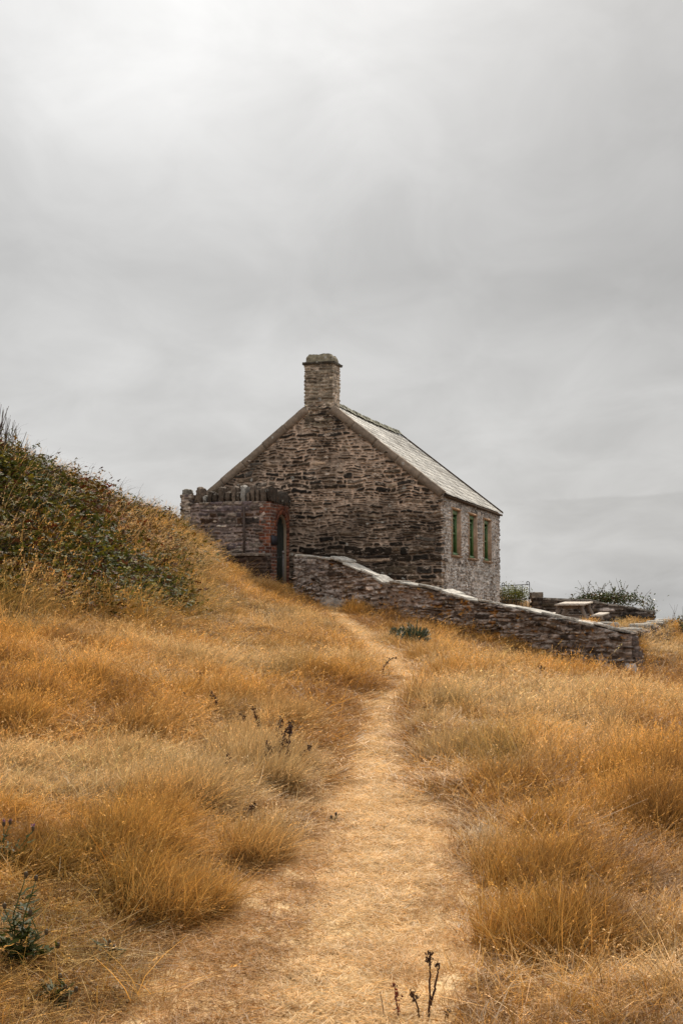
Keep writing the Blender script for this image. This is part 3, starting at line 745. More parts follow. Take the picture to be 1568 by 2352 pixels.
# windows in the right-hand wall
INW = G3                                                   # into the wall from its outer face
D3 = np.array([*DX, 0])
for wi, (ta, tb, z0, z1) in enumerate(WIN):
    wr_ = hp(0, -0.5 * (ta + tb), z0)
    w_ = bpy.data.objects.new('window', None); COL.objects.link(w_); w_.parent = house; w_.location = Vector(wr_) - house.location
    P = lambda t_, dep, z: hp(dep, -t_, z)
    mb = MB(); dep = 0.08; rim = 0.03                     # plastered reveals
    def slab(mb, t0, t1, d0, d1, za, zb_, col=None): mb.box(P(t0, d0, za), D3 * (t1 - t0), INW * (d1 - d0), Z3 * (zb_ - za), col)
    slab(mb, tb - 0.035, tb + 0.005, -0.05, 0.3, z0, z1); slab(mb, ta - 0.005, ta + 0.03, -0.042, 0.3, z0, z1)
    slab(mb, tb + 0.006, tb + 0.03, -0.046, 0.1, z0 + 0.02, z1 - 0.02)
    slab(mb, ta - 0.02, tb + 0.06, -0.05, 0.28, z1 - 0.004, z1 + 0.045, (1.05, 0.95, 0.8))
    mb.build('plaster_reveal', M['plaster'], w_)
    mb = MB(); slab(mb, ta - 0.06, tb + 0.07, -0.085, 0.28, z0 - 0.05, z0 + 0.002, (0.75, 0.7, 0.62)); mb.build('window_sill', M['plaster'], w_)
    t0, t1 = ta + 0.033, tb - 0.038
    mb = MB(); f = 0.042
    slab(mb, t0, t0 + f, dep - 0.02, dep + 0.06, z0 + 0.003, z1 - 0.006); slab(mb, t1 - f, t1, dep - 0.02, dep + 0.06, z0 + 0.003, z1 - 0.006)
    slab(mb, t0 + f, t1 - f, dep - 0.047, dep + 0.06, z1 - 0.115, z1 - 0.008, (1.5, 1.35, 1.7)); slab(mb, t0 + f, t1 - f, dep - 0.06, dep + 0.06, z0 + 0.004, z0 + 0.075, (1.7, 1.5, 1.9))
    mb.build('window_frame', M['green'], w_)
    zm = z0 + 0.50 * (z1 - z0)
    up = MB(); a_, b_ = t0 + f, t1 - f                     # upper sash, dropped a little
    zt_ = z1 - 0.19
    for za, zb_ in ((zt_ - 0.05, zt_), (zm - 0.035, zm + 0.012)): slab(up, a_, b_, dep + 0.005, dep + 0.035, za, zb_, (1.4, 1.3, 1.6))
    for x_ in (a_, b_ - 0.03): slab(up, x_, x_ + 0.03, dep + 0.014, dep + 0.034, zm + 0.012, zt_ - 0.05)
    slab(up, 0.5 * (a_ + b_) - 0.009, 0.5 * (a_ + b_) + 0.009, dep + 0.008, dep + 0.03, zm + 0.012, zt_ - 0.05); zz = 0.5 * (zm + zt_)
    slab(up, a_ + 0.036, b_ - 0.036, dep + 0.009, dep + 0.029, zz - 0.009, zz + 0.009)
    us_ = up.build('sash', M['green'], w_)
    g_ = MB(); g_.box(P(a_ + 0.03, dep + 0.02, zm), D3 * (b_ - a_ - 0.06), INW * 0.004, Z3 * (zt_ - zm - 0.02)); g_.build('window_glass', M['glass'], us_) if False else g_.build('window_glass', M['glass'], w_)
    lo = MB(); slab(lo, a_, b_, dep + 0.04, dep + 0.07, z0 + 0.076, z0 + 0.11); slab(lo, a_, a_ + 0.025, dep + 0.04, dep + 0.07, z0 + 0.11, zm - 0.02); slab(lo, b_ - 0.025, b_, dep + 0.052, dep + 0.07, z0 + 0.11, zm - 0.02)
    lo.build('sash', M['green'], w_)
    g_ = MB(); g_.box(P(a_ + 0.03, dep + 0.055, z0 + 0.08), D3 * (b_ - a_ - 0.06), INW * 0.004, Z3 * (z1 - z0 - 0.1)); g_.build('window_glass', M['glass'], w_)
mb = MB()                                                  # eaves board
mb.box(hp(-0.09, -0.28, ZE - 0.155), D3 * (L_ - 0.2), G3 * 0.12, Z3 * 0.05, (0.3, 0.25, 0.2)); mb.build('eaves_board', M['verge'], house)

# ------------------------------------------------------------------ the entrance yard: coped stone wall with a brick doorway running back to the gable
S0 = 4.11; TF = 1.466                                      # doorway plane and front plane
ent = thing('entrance_wall', hp(5.3, 1.2, 0.6), 'stone entrance wall with upright coping stones and arched brick doorway', 'wall')
def px_s(px, t_):                                          # s of a sight line on the front plane
    lo, hi = 0.0, 9.0
    for _ in range(60):
        m_ = 0.5 * (lo + hi); p = hp(m_, t_)
        if (p[0] / p[1]) > (px - 784) / F: lo = m_
        else: hi = m_
    return lo
SE = px_s(434, TF)
ZP = at(600, 1153, 34.9)[2]
PINK = ((0.10, 0.075, 0.06), (0.065, 0.05, 0.042), (0.15, 0.115, 0.095), (0.13, 0.10, 0.10), (0.09, 0.05, 0.03), (0.20, 0.16, 0.13))
sb = 0.34
data = loop_wall([hp(SE, TF), hp(S0 + 0.12, TF), hp(S0 + 0.12, TF - 0.4), hp(SE, TF - 0.4)], [0.018, 0.1, 0.018, 0.1], lambda u, x, y: -0.3, lambda u, x, y: ZP + 0.03 * math.sin(u * 1.3), 0.018, 15,
                 hr=(0.08, 0.2), wr=(0.12, 0.4), mortar=0.026, warp=0.06, relief=0.04, stones=PINK, mort=(0.33, 0.25, 0.22), cap=True)
wall_obj('wall', data, M['front'], ent)
BR = ((0.19, 0.062, 0.034), (0.14, 0.05, 0.03), (0.22, 0.08, 0.042), (0.10, 0.042, 0.03), (0.17, 0.08, 0.055))
bk = dict(brick=True, hr=(0.083, 0.086), wr=(0.235, 0.245), mortar=0.006, relief=0.008, stones=BR, mort=(0.30, 0.235, 0.20), pale=0.0)
TD = 0.97                                                  # front jamb of the opening; it runs back to 0.08
zs = at(640, 1219, 35.6)[2]                                # springing of the arch
rr_ = 0.5 * (TD - 0.08)
def tooth(fc, side):                                       # bricks bond into the stonework by long and short courses
    q = fc[..., :2] - HC; s = q @ GX; t_ = -(q @ DX)
    lim = S0 + 0.19 + 0.115 * (np.floor((fc[..., 2] + 9) / 0.17) % 2)
    return (side == 0) & (s > lim)
data = loop_wall([hp(S0 + sb + 0.02, TF + 0.012), hp(S0, TF + 0.012), hp(S0, TD), hp(S0 + sb + 0.02, TD)], [0.012] * 4, lambda u, x, y: -0.1, lambda u, x, y: ZP + 0.002, 0.012, 21, round_=0.02, uoff=0.02, mask=tooth, cap=True, **bk)
wall_obj('brick_jamb', data, M['brick'], ent)
def arch_hole(fc, side):
    q = fc[..., :2] - HC; t_ = -(q @ DX); tm = 0.08 + rr_
    ins = (np.abs(t_ - tm) < rr_ + 0.10) & (fc[..., 2] < zs) | (np.hypot(t_ - tm, (fc[..., 2] - zs)) < rr_ + 0.10)
    return ins & ((side == 1) | (side == 3)) | ((side == 0) | (side == 2)) & (fc[..., 2] < zs + 0.2)
data = loop_wall([hp(S0 + 0.33, TD + 0.02), hp(S0 + 0.004, TD + 0.02), hp(S0 + 0.004, 0.02), hp(S0 + 0.33, 0.02)], [0.05, 0.012, 0.05, 0.012], lambda u, x, y: -0.1, lambda u, x, y: ZP - 0.002, 0.012, 23, round_=0.01, mask=arch_hole, cap=True, **bk)
wall_obj('brick_spandrel', data, M['brick'], ent)
mb = MB(); tm = 0.08 + rr_; rs = np.random.RandomState(9)  # two rings of arch bricks and the far jamb
for ring, (ra, rb) in enumerate(((rr_, rr_ + 0.105), (rr_ + 0.108, rr_ + 0.21))):
    n = int(math.pi * ra / 0.078)
    for i in range(n):
        a0 = math.pi * (i + 0.06) / n; a1 = math.pi * (i + 0.94) / n; c = np.array(BR[rs.randint(len(BR))]) * rs.uniform(0.75, 1.25); out_ = 0.006 + 0.004 * rs.rand()
        def ap(r_, a_, d_): return hp(S0 - d_, tm + r_ * math.cos(a_), zs + r_ * math.sin(a_))
        v = [ap(ra, a0, out_), ap(rb, a0, out_), ap(rb, a1, out_), ap(ra, a1, out_), ap(ra, a0, -0.32), ap(rb, a0, -0.32), ap(rb, a1, -0.32), ap(ra, a1, -0.32)]
        mb.raw(v, [(0, 1, 2, 3), (0, 4, 5, 1), (1, 5, 6, 2), (2, 6, 7, 3), (3, 7, 4, 0)], col=c)
    # mortar bed between the voussoirs
ths = np.linspace(0, math.pi, 40)
v = [ap(r_, a_, 0.001) for a_ in ths for r_ in (rr_ + 0.004, rr_ + 0.206)]
mb.raw(v, [(2 * i, 2 * i + 1, 2 * i + 3, 2 * i + 2) for i in range(39)], col=(0.26, 0.2, 0.17))
z_ = -0.1
while z_ < zs - 0.01:
    h_ = min(0.079, zs - z_)
    for (t0, t1) in ((0.012, 0.08),): mb.box(hp(S0 - 0.008, t0, z_), O3 * (t1 - t0), G3 * 0.32, Z3 * h_, np.array(BR[rs.randint(len(BR))]) * rs.uniform(0.75, 1.2))
    z_ += 0.085
mb.build('brick_arch', M['brick'], ent)
# door frame, boarded door and its latch
mb = MB()
for (t0, t1) in ((0.083, 0.155), (TD - 0.075, TD - 0.003)): mb.box(hp(S0 + 0.05, t0, -0.1), O3 * (t1 - t0), G3 * 0.10, Z3 * (zs + 0.1))
v = [hp(S0 + d_, tm + r_ * math.cos(a_), zs + r_ * math.sin(a_)) for a_ in np.linspace(0, math.pi, 25) for d_, r_ in ((0.05, rr_ - 0.003), (0.05, rr_ - 0.072), (0.15, rr_ - 0.072))]
mb.raw(v, [(3 * i + k, 3 * i + k + 1, 3 * i + k + 4, 3 * i + k + 3) for i in range(24) for k in (0, 1)])
mb.build('door_frame', M['frame'], ent)
mb = MB(); n = 6; wd = (2 * rr_ - 0.15) / n
for i in range(n):
    t0 = 0.157 + i * wd + 0.003; t1 = t0 + wd - 0.006; tcn = 0.5 * (t0 + t1) - tm
    ztop = zs + math.sqrt(max(0.02, (rr_ - 0.07) ** 2 - tcn ** 2)); mb.box(hp(S0 + 0.105, t0, -0.1), O3 * (t1 - t0), G3 * 0.035, Z3 * (ztop + 0.1))
for z_ in (0.9, 1.9): mb.box(hp(S0 + 0.14, 0.16, z_), O3 * (2 * rr_ - 0.16), G3 * 0.03, Z3 * 0.12)
dr = mb.build('door', M['door'], ent)
mb = MB(); mb.box(hp(S0 + 0.092, TD - 0.17, at(655, 1252, 35.3)[2]), O3 * 0.05, G3 * 0.012, Z3 * 0.13, (3, 2.6, 2.2)); mb.tube([hp(S0 + 0.092, TD - 0.145, 1.74), hp(S0 + 0.06, TD - 0.145, 1.74), hp(S0 + 0.055, TD - 0.2, 1.735)], 0.009, 6, (3, 2.6, 2.2)); mb.build('door_handle', M['iron'], dr)
mb = MB(); zp = at(632, 1239, 34.9)[2]; mb.box(hp(S0 - 0.035, TD + 0.04, zp - 0.13), O3 * 0.43, G3 * 0.03, Z3 * 0.235)
mb.box(hp(S0 - 0.04, TD + 0.06, zp - 0.11), O3 * 0.39, G3 * 0.006, Z3 * 0.195, (1.6, 1.6, 1.7)); mb.build('name_plate', M['dark'], ent)
# upright coping stones: tall and short in turn
rs = np.random.RandomState(31); pxs = [(447, 462, 1118), (464, 474, 1138), (475, 486, 1128), (487, 498, 1133), (499, 514, 1117), (515, 527, 1129), (529, 540, 1115), (541, 549, 1130), (550, 563, 1114), (564, 572, 1130), (573, 584, 1114), (585, 594, 1123), (595, 612, 1121), (613, 626, 1117)]
for i, (pa, pb, pt) in enumerate(pxs):
    sa, sb_ = px_s(pa, TF), px_s(pb, TF); wd = sa - sb_; zt_ = at(0, pt, hp(sa, TF)[1])[2]; ht = zt_ - ZP + 0.03; mb = MB()
    lt = rs.rand() > 0.66; tl = R(rs.uniform(-5, 5)); ax = (G3 * math.cos(tl) + Z3 * math.sin(tl), O3, Z3 * math.cos(tl) - G3 * math.sin(tl))
    rock(mb, hp(0.5 * (sa + sb_), TF - 0.19, ZP + ht / 2 - 0.02), ax, (wd * 0.84, 0.40, ht * 0.88), 100 + i, (0.30, 0.28, 0.25) if lt else np.array((0.10, 0.076, 0.058)) * rs.uniform(0.55, 1.9), cuts=7, rough=0.18, square=0.55)
    mb.build('coping_stone', M['slab'], ent, True)
for i, td in enumerate(np.linspace(TF - 0.28, 0.1, 9)):
    mb = MB(); ht = rs.uniform(0.22, 0.42)
    rock(mb, hp(S0 + 0.16, td, ZP + ht / 2 - 0.02), (O3, G3, Z3), (0.13, 0.4, ht), 140 + i, np.array((0.075, 0.06, 0.048)) * rs.uniform(0.7, 1.4), cuts=6, rough=0.13, square=0.62); mb.build('coping_stone', M['slab'], ent, True)
# the end pier beside the bank and the pipe on the face
sa, sb_ = px_s(416, TF), px_s(437, TF)
data = loop_wall([hp(sa, TF + 0.03), hp(sb_, TF + 0.03), hp(sb_, TF - 0.4), hp(sa, TF - 0.4)], [0.018] * 4, lambda u, x, y: 1.0, lambda u, x, y: at(0, 1137, 35.6)[2], 0.018, 33, hr=(0.08, 0.18), wr=(0.15, 0.35), mortar=0.02, relief=0.05, stones=PINK, mort=(0.26, 0.21, 0.18), pale=0.2, cap=True)
wall_obj('end_pier', data, M['front'], ent)
mb = MB(); rock(mb, hp(0.5 * (sa + sb_) + 0.03, TF - 0.18, at(0, 1137, 35.6)[2] + 0.05), (G3, O3, Z3), (0.20, 0.34, 0.2), 171, (0.2, 0.18, 0.15), cuts=7); mb.build('coping_stone', M['slab'], ent, True)
sp_ = px_s(563, TF); mb = MB(); mb.tube([hp(sp_, TF + 0.075, 0.9), hp(sp_, TF + 0.075, 1.7), hp(sp_ + 0.01, TF + 0.07, ZP - 0.12)], 0.03, 8, (2.2, 1.7, 1.4)); mb.build('drainpipe', M['iron'], ent)

# low wall stub and handrail in front of the doorway
s1_, s2_ = px_s(612, 2.25), px_s(528, 2.25); zt_ = at(570, 1273, 33.9)[2]
lw_ = thing('low_wall', hp(0.5 * (s1_ + s2_), 2.25, zt_ - 0.7), 'low dark stone wall in the grass below the entrance wall', 'wall')
data = loop_wall([hp(s2_, 2.3), hp(s1_, 2.3), hp(s1_, 1.95), hp(s2_, 1.95)], [0.02, 0.02, 0.02, 0.02], lambda u, x, y: zt_ - 1.1, lambda u, x, y: zt_ - 0.03, 0.02, 35, hr=(0.1, 0.2), wr=(0.2, 0.5), mortar=0.015, relief=0.05, stones=((0.05, 0.03, 0.022), (0.07, 0.045, 0.032)), mort=(0.10, 0.07, 0.055), cap=True, pale=-0.05)
wall_obj('wall', data, M['gable'], lw_)
mb = MB()
for i in range(3): rock(mb, hp(s2_ + (s1_ - s2_) * (i + 0.5) / 3, 2.12, zt_), (G3, O3, Z3), (abs(s1_ - s2_) / 3 + 0.02, 0.5, 0.075), 180 + i, (0.2, 0.16, 0.13), cuts=7, rough=0.09, square=0.85)
mb.build('coping_slab', M['slab'], lw_, True)
hr_ = thing('handrail', hp(S0 - 0.1, 1.8, 0.4), 'thin iron handrail post beside the brick doorway', 'railing')
pa = at(650.5, 1268, 34.6); pb = at(606, 1271, 34.35)
mb = MB(); mb.tube([pa - Z3 * 1.1, pa - Z3 * 0.04], 0.022, 8, (3, 3, 3)); mb.tube([pa - Z3 * 0.04, pa + Z3 * 0.03], (0.034, 0.026), 8, (5, 5, 5)); mb.build('post', M['iron'], hr_)
mb = MB(); mb.tube([pb - Z3 * 1.0, pb + Z3 * 0.0], 0.022, 8, (3, 3, 3)); mb.tube([pb, pb + Z3 * 0.05], (0.036, 0.03), 8, (6, 6, 6)); mb.build('post', M['iron'], hr_)
mb = MB(); mb.tube([pb - Z3 * 0.12, pa - Z3 * 0.12], 0.012, 6, (2, 2, 2)); mb.build('rail', M['iron'], hr_)
# ------------------------------------------------------------------ the front wall: from the pier beside the path down to the terrace corner
FWA, FWB = at(680, 1300, 33.3)[:2], at(1441, 1450, 28.0)[:2]
fd = (FWB - FWA) / np.hypot(*(FWB - FWA)); fn_ = np.array([fd[1], -fd[0]]); FWL = np.hypot(*(FWB - FWA))
def fw_u(px):                                              # metres along the wall where a sight line meets its face
    a = (px - 784) / F; return float((a * FWA[1] - FWA[0]) / (fd[0] - a * fd[1]))
def fw(u, dep=0.0, z=None):
    p = FWA + fd * u - fn_ * dep
    return p if z is None else np.array([*p, z])
FWT = [(680, 1276), (763, 1282), (793, 1292), (826, 1308), (860, 1322), (878, 1337), (916, 1337), (961, 1345), (1011, 1355), (1033, 1363), (1074, 1376), (1145, 1388), (1220, 1402), (1264, 1414), (1323, 1425), (1383, 1439), (1441, 1452)]
TU = np.array([fw_u(a) for a, b in FWT]); TZ = np.array([at(a, b, fw(fw_u(a))[1])[2] - 0.035 for a, b in FWT])
def fw_top(u, x, y):
    uu = (np.array([x, y]) - FWA) @ fd; return float(np.interp(uu, TU, TZ)) + 0.02 * float(fbm(np.array(uu * 1.7), np.array(0.3), 201, 3))
def fw_bot(u, x, y): return float(smooth_h(np.array([x]) + fn_[0] * 0.3, np.array([y]) + fn_[1] * 0.3)[0]) - 0.45
fwt = thing('front_wall', (*fw(FWL / 2), -1.0), 'long pinkish rubble wall with pale coping slabs sloping down from its square pier', 'wall')
MAUVE = ((0.15, 0.108, 0.082), (0.09, 0.064, 0.047), (0.22, 0.168, 0.135), (0.18, 0.135, 0.118), (0.12, 0.08, 0.05), (0.05, 0.036, 0.028), (0.065, 0.045, 0.034), (0.27, 0.215, 0.18))
def fw_cols(U, V, col, side):                              # lime pointing survives near the pier; bare dry stone with lichen further down
    k = sst(3.5, 7.5, U)[..., None]
    ol = sst(0.36, 0.5, fbm(U * 9.0, V * 12.0, 210, 4, 0.6) + 0.22 * np.exp(-((U - 4.6) / 1.6) ** 2) - 0.08)[..., None] * (side == 0)[..., None]
    col = col * (1 - 0.25 * k)
    return col * (1 - 0.7 * ol) + np.array((0.42, 0.19, 0.03)) * 0.7 * ol
TH_ = 0.42
data = loop_wall([fw(0), fw(FWL), fw(FWL - 0.27, TH_), fw(0, TH_)], [0.019, 0.05, 0.019, 0.05], fw_bot, fw_top, 0.019, 41, hr=(0.06, 0.17), wr=(0.09, 0.34), mortar=0.022, warp=0.10, relief=0.085,
                 stones=MAUVE, mort=(0.25, 0.18, 0.14), cap=True, colfn=fw_cols, pale=0.14, crust=(0.50, 0.42, 0.37), batter=0.06)
wall_obj('wall', data, M['front'], fwt)
pu = fw_u(757)                                             # the pier at its upper end stands a little proud
data = loop_wall([fw(-0.03, -0.05), fw(pu, -0.05), fw(pu, 0.55), fw(-0.03, 0.55)], [0.019] * 4, lambda u, x, y: -0.35, lambda u, x, y: float(TZ[0]) - 0.05, 0.019, 43, hr=(0.08, 0.2), wr=(0.15, 0.4), mortar=0.035, warp=0.05, relief=0.035,
                 stones=MAUVE, mort=(0.33, 0.27, 0.24), cap=True, pale=0.15, crust=(0.42, 0.37, 0.33))
pier = wall_obj('pier', data, M['front'], fwt)
rs = np.random.RandomState(6)
sl_px = [(679, 712, 0), (710, 738, 0), (736, 765, 0), (764, 792, 0.03), (792, 830, 0), (828, 862, 0.0), (858, 880, 0), (878, 902, 0), (898, 922, 0.02), (918, 963, 0), (962, 990, 0.01), (986, 1014, 0), (1012, 1040, 0), (1038, 1072, 0.01), (1070, 1100, 0), (1098, 1125, 0.015),
         (1122, 1152, 0), (1150, 1185, 0), (1182, 1212, 0.012), (1210, 1246, 0), (1244, 1272, 0), (1276, 1318, 0.0), (1326, 1362, 0), (1360, 1398, 0.01), (1396, 1434, 0)]
for i, (pa, pb, dz) in enumerate(sl_px):
    ua, ub = fw_u(pa), fw_u(pb); za = float(np.interp(ua, TU, TZ)); zb2 = float(np.interp(ub, TU, TZ)); e = fw(ub, 0, zb2) - fw(ua, 0, za); Ln = np.linalg.norm(e); e = e / Ln
    nn = np.array([*fn_, 0]); nn = nn - e * (nn @ e); nn /= np.linalg.norm(nn); up = np.cross(nn, e); up = up if up[2] > 0 else -up
    tk = rs.uniform(0.045, 0.075); tl = R(rs.uniform(-7, 3)); n2_ = nn * math.cos(tl) - up * math.sin(tl); u2_ = up * math.cos(tl) + nn * math.sin(tl)
    c = np.array((0.46, 0.425, 0.375)) * rs.uniform(0.7, 1.15)
    mb = MB(); rock(mb, 0.5 * (fw(ua, 0, za) + fw(ub, 0, zb2)) - nn * (TH_ / 2 - rs.uniform(0.0, 0.07)) + up * (tk * 0.35 + dz), (e, n2_, u2_), (Ln * 1.05, rs.uniform(0.44, 0.58), tk), 220 + i, c, cuts=9, rough=0.10, square=0.8, lump=2.6)
    mb.build('coping_slab', M['slab'], fwt, True)
# quoin stones at the lower corner
for i, (px, py, sx, sz) in enumerate(((1431, 1466, .42, .10), (1438, 1478, .3, .09), (1434, 1490, .4, .1), (1443, 1503, .34, .12), (1434, 1522, .55, .17), (1448, 1537, .38, .1), (1446, 1550, .45, .11))):
    p = at(px, py, fw(fw_u(px))[1] - 0.03); mb = MB()
    rock(mb, np.array([*(p[:2] - fn_ * 0.15), p[2]]), (np.array([*fd, 0]), np.array([*-fn_, 0]), Z3), (sx, 0.28, sz), 260 + i, np.array((0.16, 0.125, 0.11)) * rs.uniform(0.7, 1.5), cuts=7, rough=0.12, square=0.75); mb.build('corner_stone', M['front'], fwt, True)
# pale slab fallen against the foot of the corner
p0, p1 = at(1447, 1532, 27.5), at(1474, 1584, 27.0); e = p1 - p0; Ln = np.linalg.norm(e); e /= Ln
sd = np.cross(e, np.array([0.25, -1, 0.2])); sd /= np.linalg.norm(sd); nr = np.cross(sd, e)
mb = MB(); rock(mb, 0.5 * (p0 + p1), (e, sd, nr), (Ln * 1.2, 0.22, 0.10), 277, (0.36, 0.335, 0.315), cuts=9, rough=0.10, square=0.8)
o = mb.build('leaning_slab', M['slab'], None, True); tag(o, 'long pale stone slab leaning against the low corner of the rubble wall', 'stone')
# boulder in the grass beside the pier
p = at(768, 1381, 32.4); mb = MB(); rock(mb, p - Z3 * 0.12, (np.array([0.93, -0.1, -0.34]), np.array([0.1, 0.99, 0]), np.array([0.34, 0.03, 0.93])), (0.62, 0.45, 0.34), 281, (0.30, 0.25, 0.21), cuts=9, rough=0.14, square=0.5)
o = mb.build('boulder', M['slab'], None, True); tag(o, 'pale rounded boulder in dry grass at the foot of the square pier', 'stone')

# ------------------------------------------------------------------ retaining wall on the right-hand side of the terrace
RA, RB = at(1441, 1450, 28.35)[:2], at(1541, 1426, 40.0)[:2]; ZR0, ZR1 = at(0, 1452, 28.3)[2], at(0, 1428, 40.0)[2]
rd = (RB - RA) / np.hypot(*(RB - RA)); rn_ = np.array([rd[1], -rd[0]]); RL = np.hypot(*(RB - RA))
def rw(u, dep=0.0): return RA + rd * u - rn_ * dep
def rw_top(u, x, y): return ZR0 + (ZR1 - ZR0) * float(((np.array([x, y]) - RA) @ rd) / RL) + 0.05 * float(fbm(np.array(((np.array([x, y]) - RA) @ rd) * 0.9), np.array(2.0), 301, 3))
rwt = thing('terrace_wall', (*rw(RL / 2), -1.2), 'overgrown retaining wall with pale stone top along the right side of the terrace', 'wall')
data = loop_wall([rw(0), rw(RL), rw(RL, 0.75), rw(0, 0.75)], [0.03, 0.04, 0.06, 0.1], lambda u, x, y: -2.6, rw_top, 0.025, 47, hr=(0.09, 0.22), wr=(0.12, 0.4), mortar=0.02, warp=0.09, relief=0.13, stones=MAUVE, mort=(0.2, 0.16, 0.12), cap=True, pale=0.1, batter=0.18)
wall_obj('wall', data, M['front'], rwt)
u_ = 0.5; i = 0
while u_ < RL - 0.3:
    for dep in (0.17,):
        if rs.rand() < (0.75 if u_ < 3 else 0.12): continue
        L1 = rs.uniform(0.5, 1.15); mb = MB(); p = rw(u_ + L1 / 2, dep)
        rock(mb, np.array([*p, rw_top(0, *p) + 0.012 + 0.02 * rs.rand()]), (np.array([*rd, 0]), np.array([*-rn_, 0]), Z3), (L1, rs.uniform(0.34, 0.5), rs.uniform(0.06, 0.10)), 310 + i, np.array((0.44, 0.40, 0.345)) * rs.uniform(0.75, 1.1), cuts=7, rough=0.12, square=0.75); mb.build('coping_slab', M['slab'], rwt, True); i += 1
    u_ += 0.8
p = rw(RL - 0.1, 0.2)                                      # end block
data = loop_wall([rw(RL - 0.35, -0.06), rw(RL + 0.12, -0.06), rw(RL + 0.12, 0.6), rw(RL - 0.35, 0.6)], [0.025] * 4, lambda u, x, y: -2.6, lambda u, x, y: ZR1 + 0.03, 0.025, 49, hr=(0.15, 0.3), wr=(0.2, 0.5), mortar=0.02, warp=0.07, relief=0.08, stones=((0.2, 0.165, 0.15), (0.14, 0.115, 0.1)), mort=(0.2, 0.16, 0.13), cap=True)
wall_obj('end_pier', data, M['front'], rwt)
# flat stone on the terrace edge
p = at(1388, 1433, 29.6); mb = MB(); rock(mb, p - Z3 * 0.03, (np.array([1, 0, 0]), np.array([0, 1, 0]), Z3), (0.55, 0.4, 0.14), 331, (0.30, 0.275, 0.24), cuts=7, rough=0.12)
o = mb.build('flat_stone', M['slab'], None, True); tag(o, 'flat grey stone lying on the terrace edge near the wall corner', 'stone')

# ------------------------------------------------------------------ far wall of the terrace with its gate pier
BA, BB = at(1244, 1376, 39.5)[:2], at(1502, 1406, 40.2)[:2]
bd = (BB - BA) / np.hypot(*(BB - BA)); bn_ = np.array([bd[1], -bd[0]]); BL = np.hypot(*(BB - BA))
def bw(u, dep=0.0): return BA + bd * u - bn_ * dep
BT = [(1244, 1377), (1300, 1378), (1360, 1381), (1385, 1388), (1420, 1391), (1445, 1396), (1470, 1402), (1502, 1407)]
BU = np.array([((a - 784) / F * BA[1] - BA[0]) / (bd[0] - (a - 784) / F * bd[1]) for a, b in BT]); BZ = np.array([at(a, b, 39.7)[2] for a, b in BT])
def bw_top(u, x, y): return float(np.interp((np.array([x, y]) - BA) @ bd, BU, BZ)) + 0.02 * float(fbm(np.array(u * 2.0), np.array(0.0), 341, 2))
bwt = thing('far_wall', (*bw(BL / 2), -0.7), 'low dark stone wall behind the picnic table, ending in a capped gate pier', 'wall')
data = loop_wall([bw(-0.1), bw(BL), bw(BL, 0.45), bw(-0.1, 0.45)], [0.022, 0.05, 0.06, 0.1], lambda u, x, y: -1.6, bw_top, 0.022, 53, hr=(0.06, 0.16), wr=(0.14, 0.5), mortar=0.016, warp=0.06, relief=0.06, stones=DARKS + ((0.15, 0.125, 0.11),), mort=(0.16, 0.125, 0.105), cap=True, pale=0.04)
wall_obj('wall', data, M['front'], bwt)
for i in range(12):
    u0 = -0.0 + (BL) * i / 12; u1 = BL * (i + 1) / 12; pa = bw(u0, 0.2); pb = bw(u1, 0.2); za = bw_top(u0, *pa); zb2 = bw_top(u1, *pb); e = np.array([*pb, zb2]) - np.array([*pa, za]); Ln = np.linalg.norm(e); e /= Ln
    mb = MB(); y_ = np.array([*-bn_, 0]); rock(mb, 0.5 * (np.array([*pa, za]) + np.array([*pb, zb2])) + Z3 * 0.015, (e, y_, np.cross(e, y_)), (Ln * 1.03, 0.5, rs.uniform(0.05, 0.085)), 350 + i, np.array((0.30, 0.27, 0.235)) * rs.uniform(0.55, 1.2), cuts=7, rough=0.1, square=0.82); mb.build('coping_slab', M['slab'], bwt, True)
pa, pb = at(1222, 1372, 39.4), at(1243, 1372, 39.4); zt_ = at(0, 1373, 39.4)[2]
data = loop_wall([pa[:2], pb[:2], pb[:2] + [0.02, 0.4], pa[:2] + [0.02, 0.4]], [0.02] * 4, lambda u, x, y: -1.4, lambda u, x, y: zt_, 0.02, 59, hr=(0.08, 0.2), wr=(0.12, 0.3), mortar=0.014, relief=0.05, stones=DARKS, mort=(0.16, 0.12, 0.1), cap=True, pale=0.02)
gp = wall_obj('gate_pier', data, M['front'], bwt)
mb = MB(); rock(mb, 0.5 * (pa + pb) + np.array([0.01, 0.2, 0]) + Z3 * (zt_ + 0.075 - pa[2]), (np.array([1, 0, 0]), np.array([0, 1, 0]), Z3), (0.34, 0.46, 0.17), 371, (0.22, 0.185, 0.15), cuts=8, rough=0.08, square=0.85); mb.build('pier_cap', M['slab'], gp, True)

# ------------------------------------------------------------------ iron gate between the house and the pier
GY = 40.6
ga, gb = at(1151.5, 1345, GY), at(1215, 1342, GY - 0.6); zl = -0.75
gt = thing('iron_gate', (ga + gb) / 2 * [1, 1, 0] + [0, 0, zl], 'thin black iron gate with curled post tops beside the house', 'gate')
gx = (gb - ga) * [1, 1, 0]; gx /= np.linalg.norm(gx)
def curl(mb, p, sg):                                       # post with a scroll at its head
    zt_ = p[2] + 0.03; th = np.linspace(0, 1.45 * math.pi, 12); r_ = 0.055
    pts = [np.array([p[0], p[1], zl]), np.array([p[0], p[1], zt_])] + [np.array([p[0], p[1], zt_]) + gx * sg * (r_ - r_ * math.cos(t_) * (1 - 0.04 * k)) + Z3 * r_ * 1.0 * math.sin(t_) for k, t_ in enumerate(th)]
    mb.tube(pts, 0.011, 6)
mb = MB(); curl(mb, ga, 1); mb.build('post', M['iron'], gt); mb = MB(); curl(mb, gb, -1); mb.build('post', M['iron'], gt)
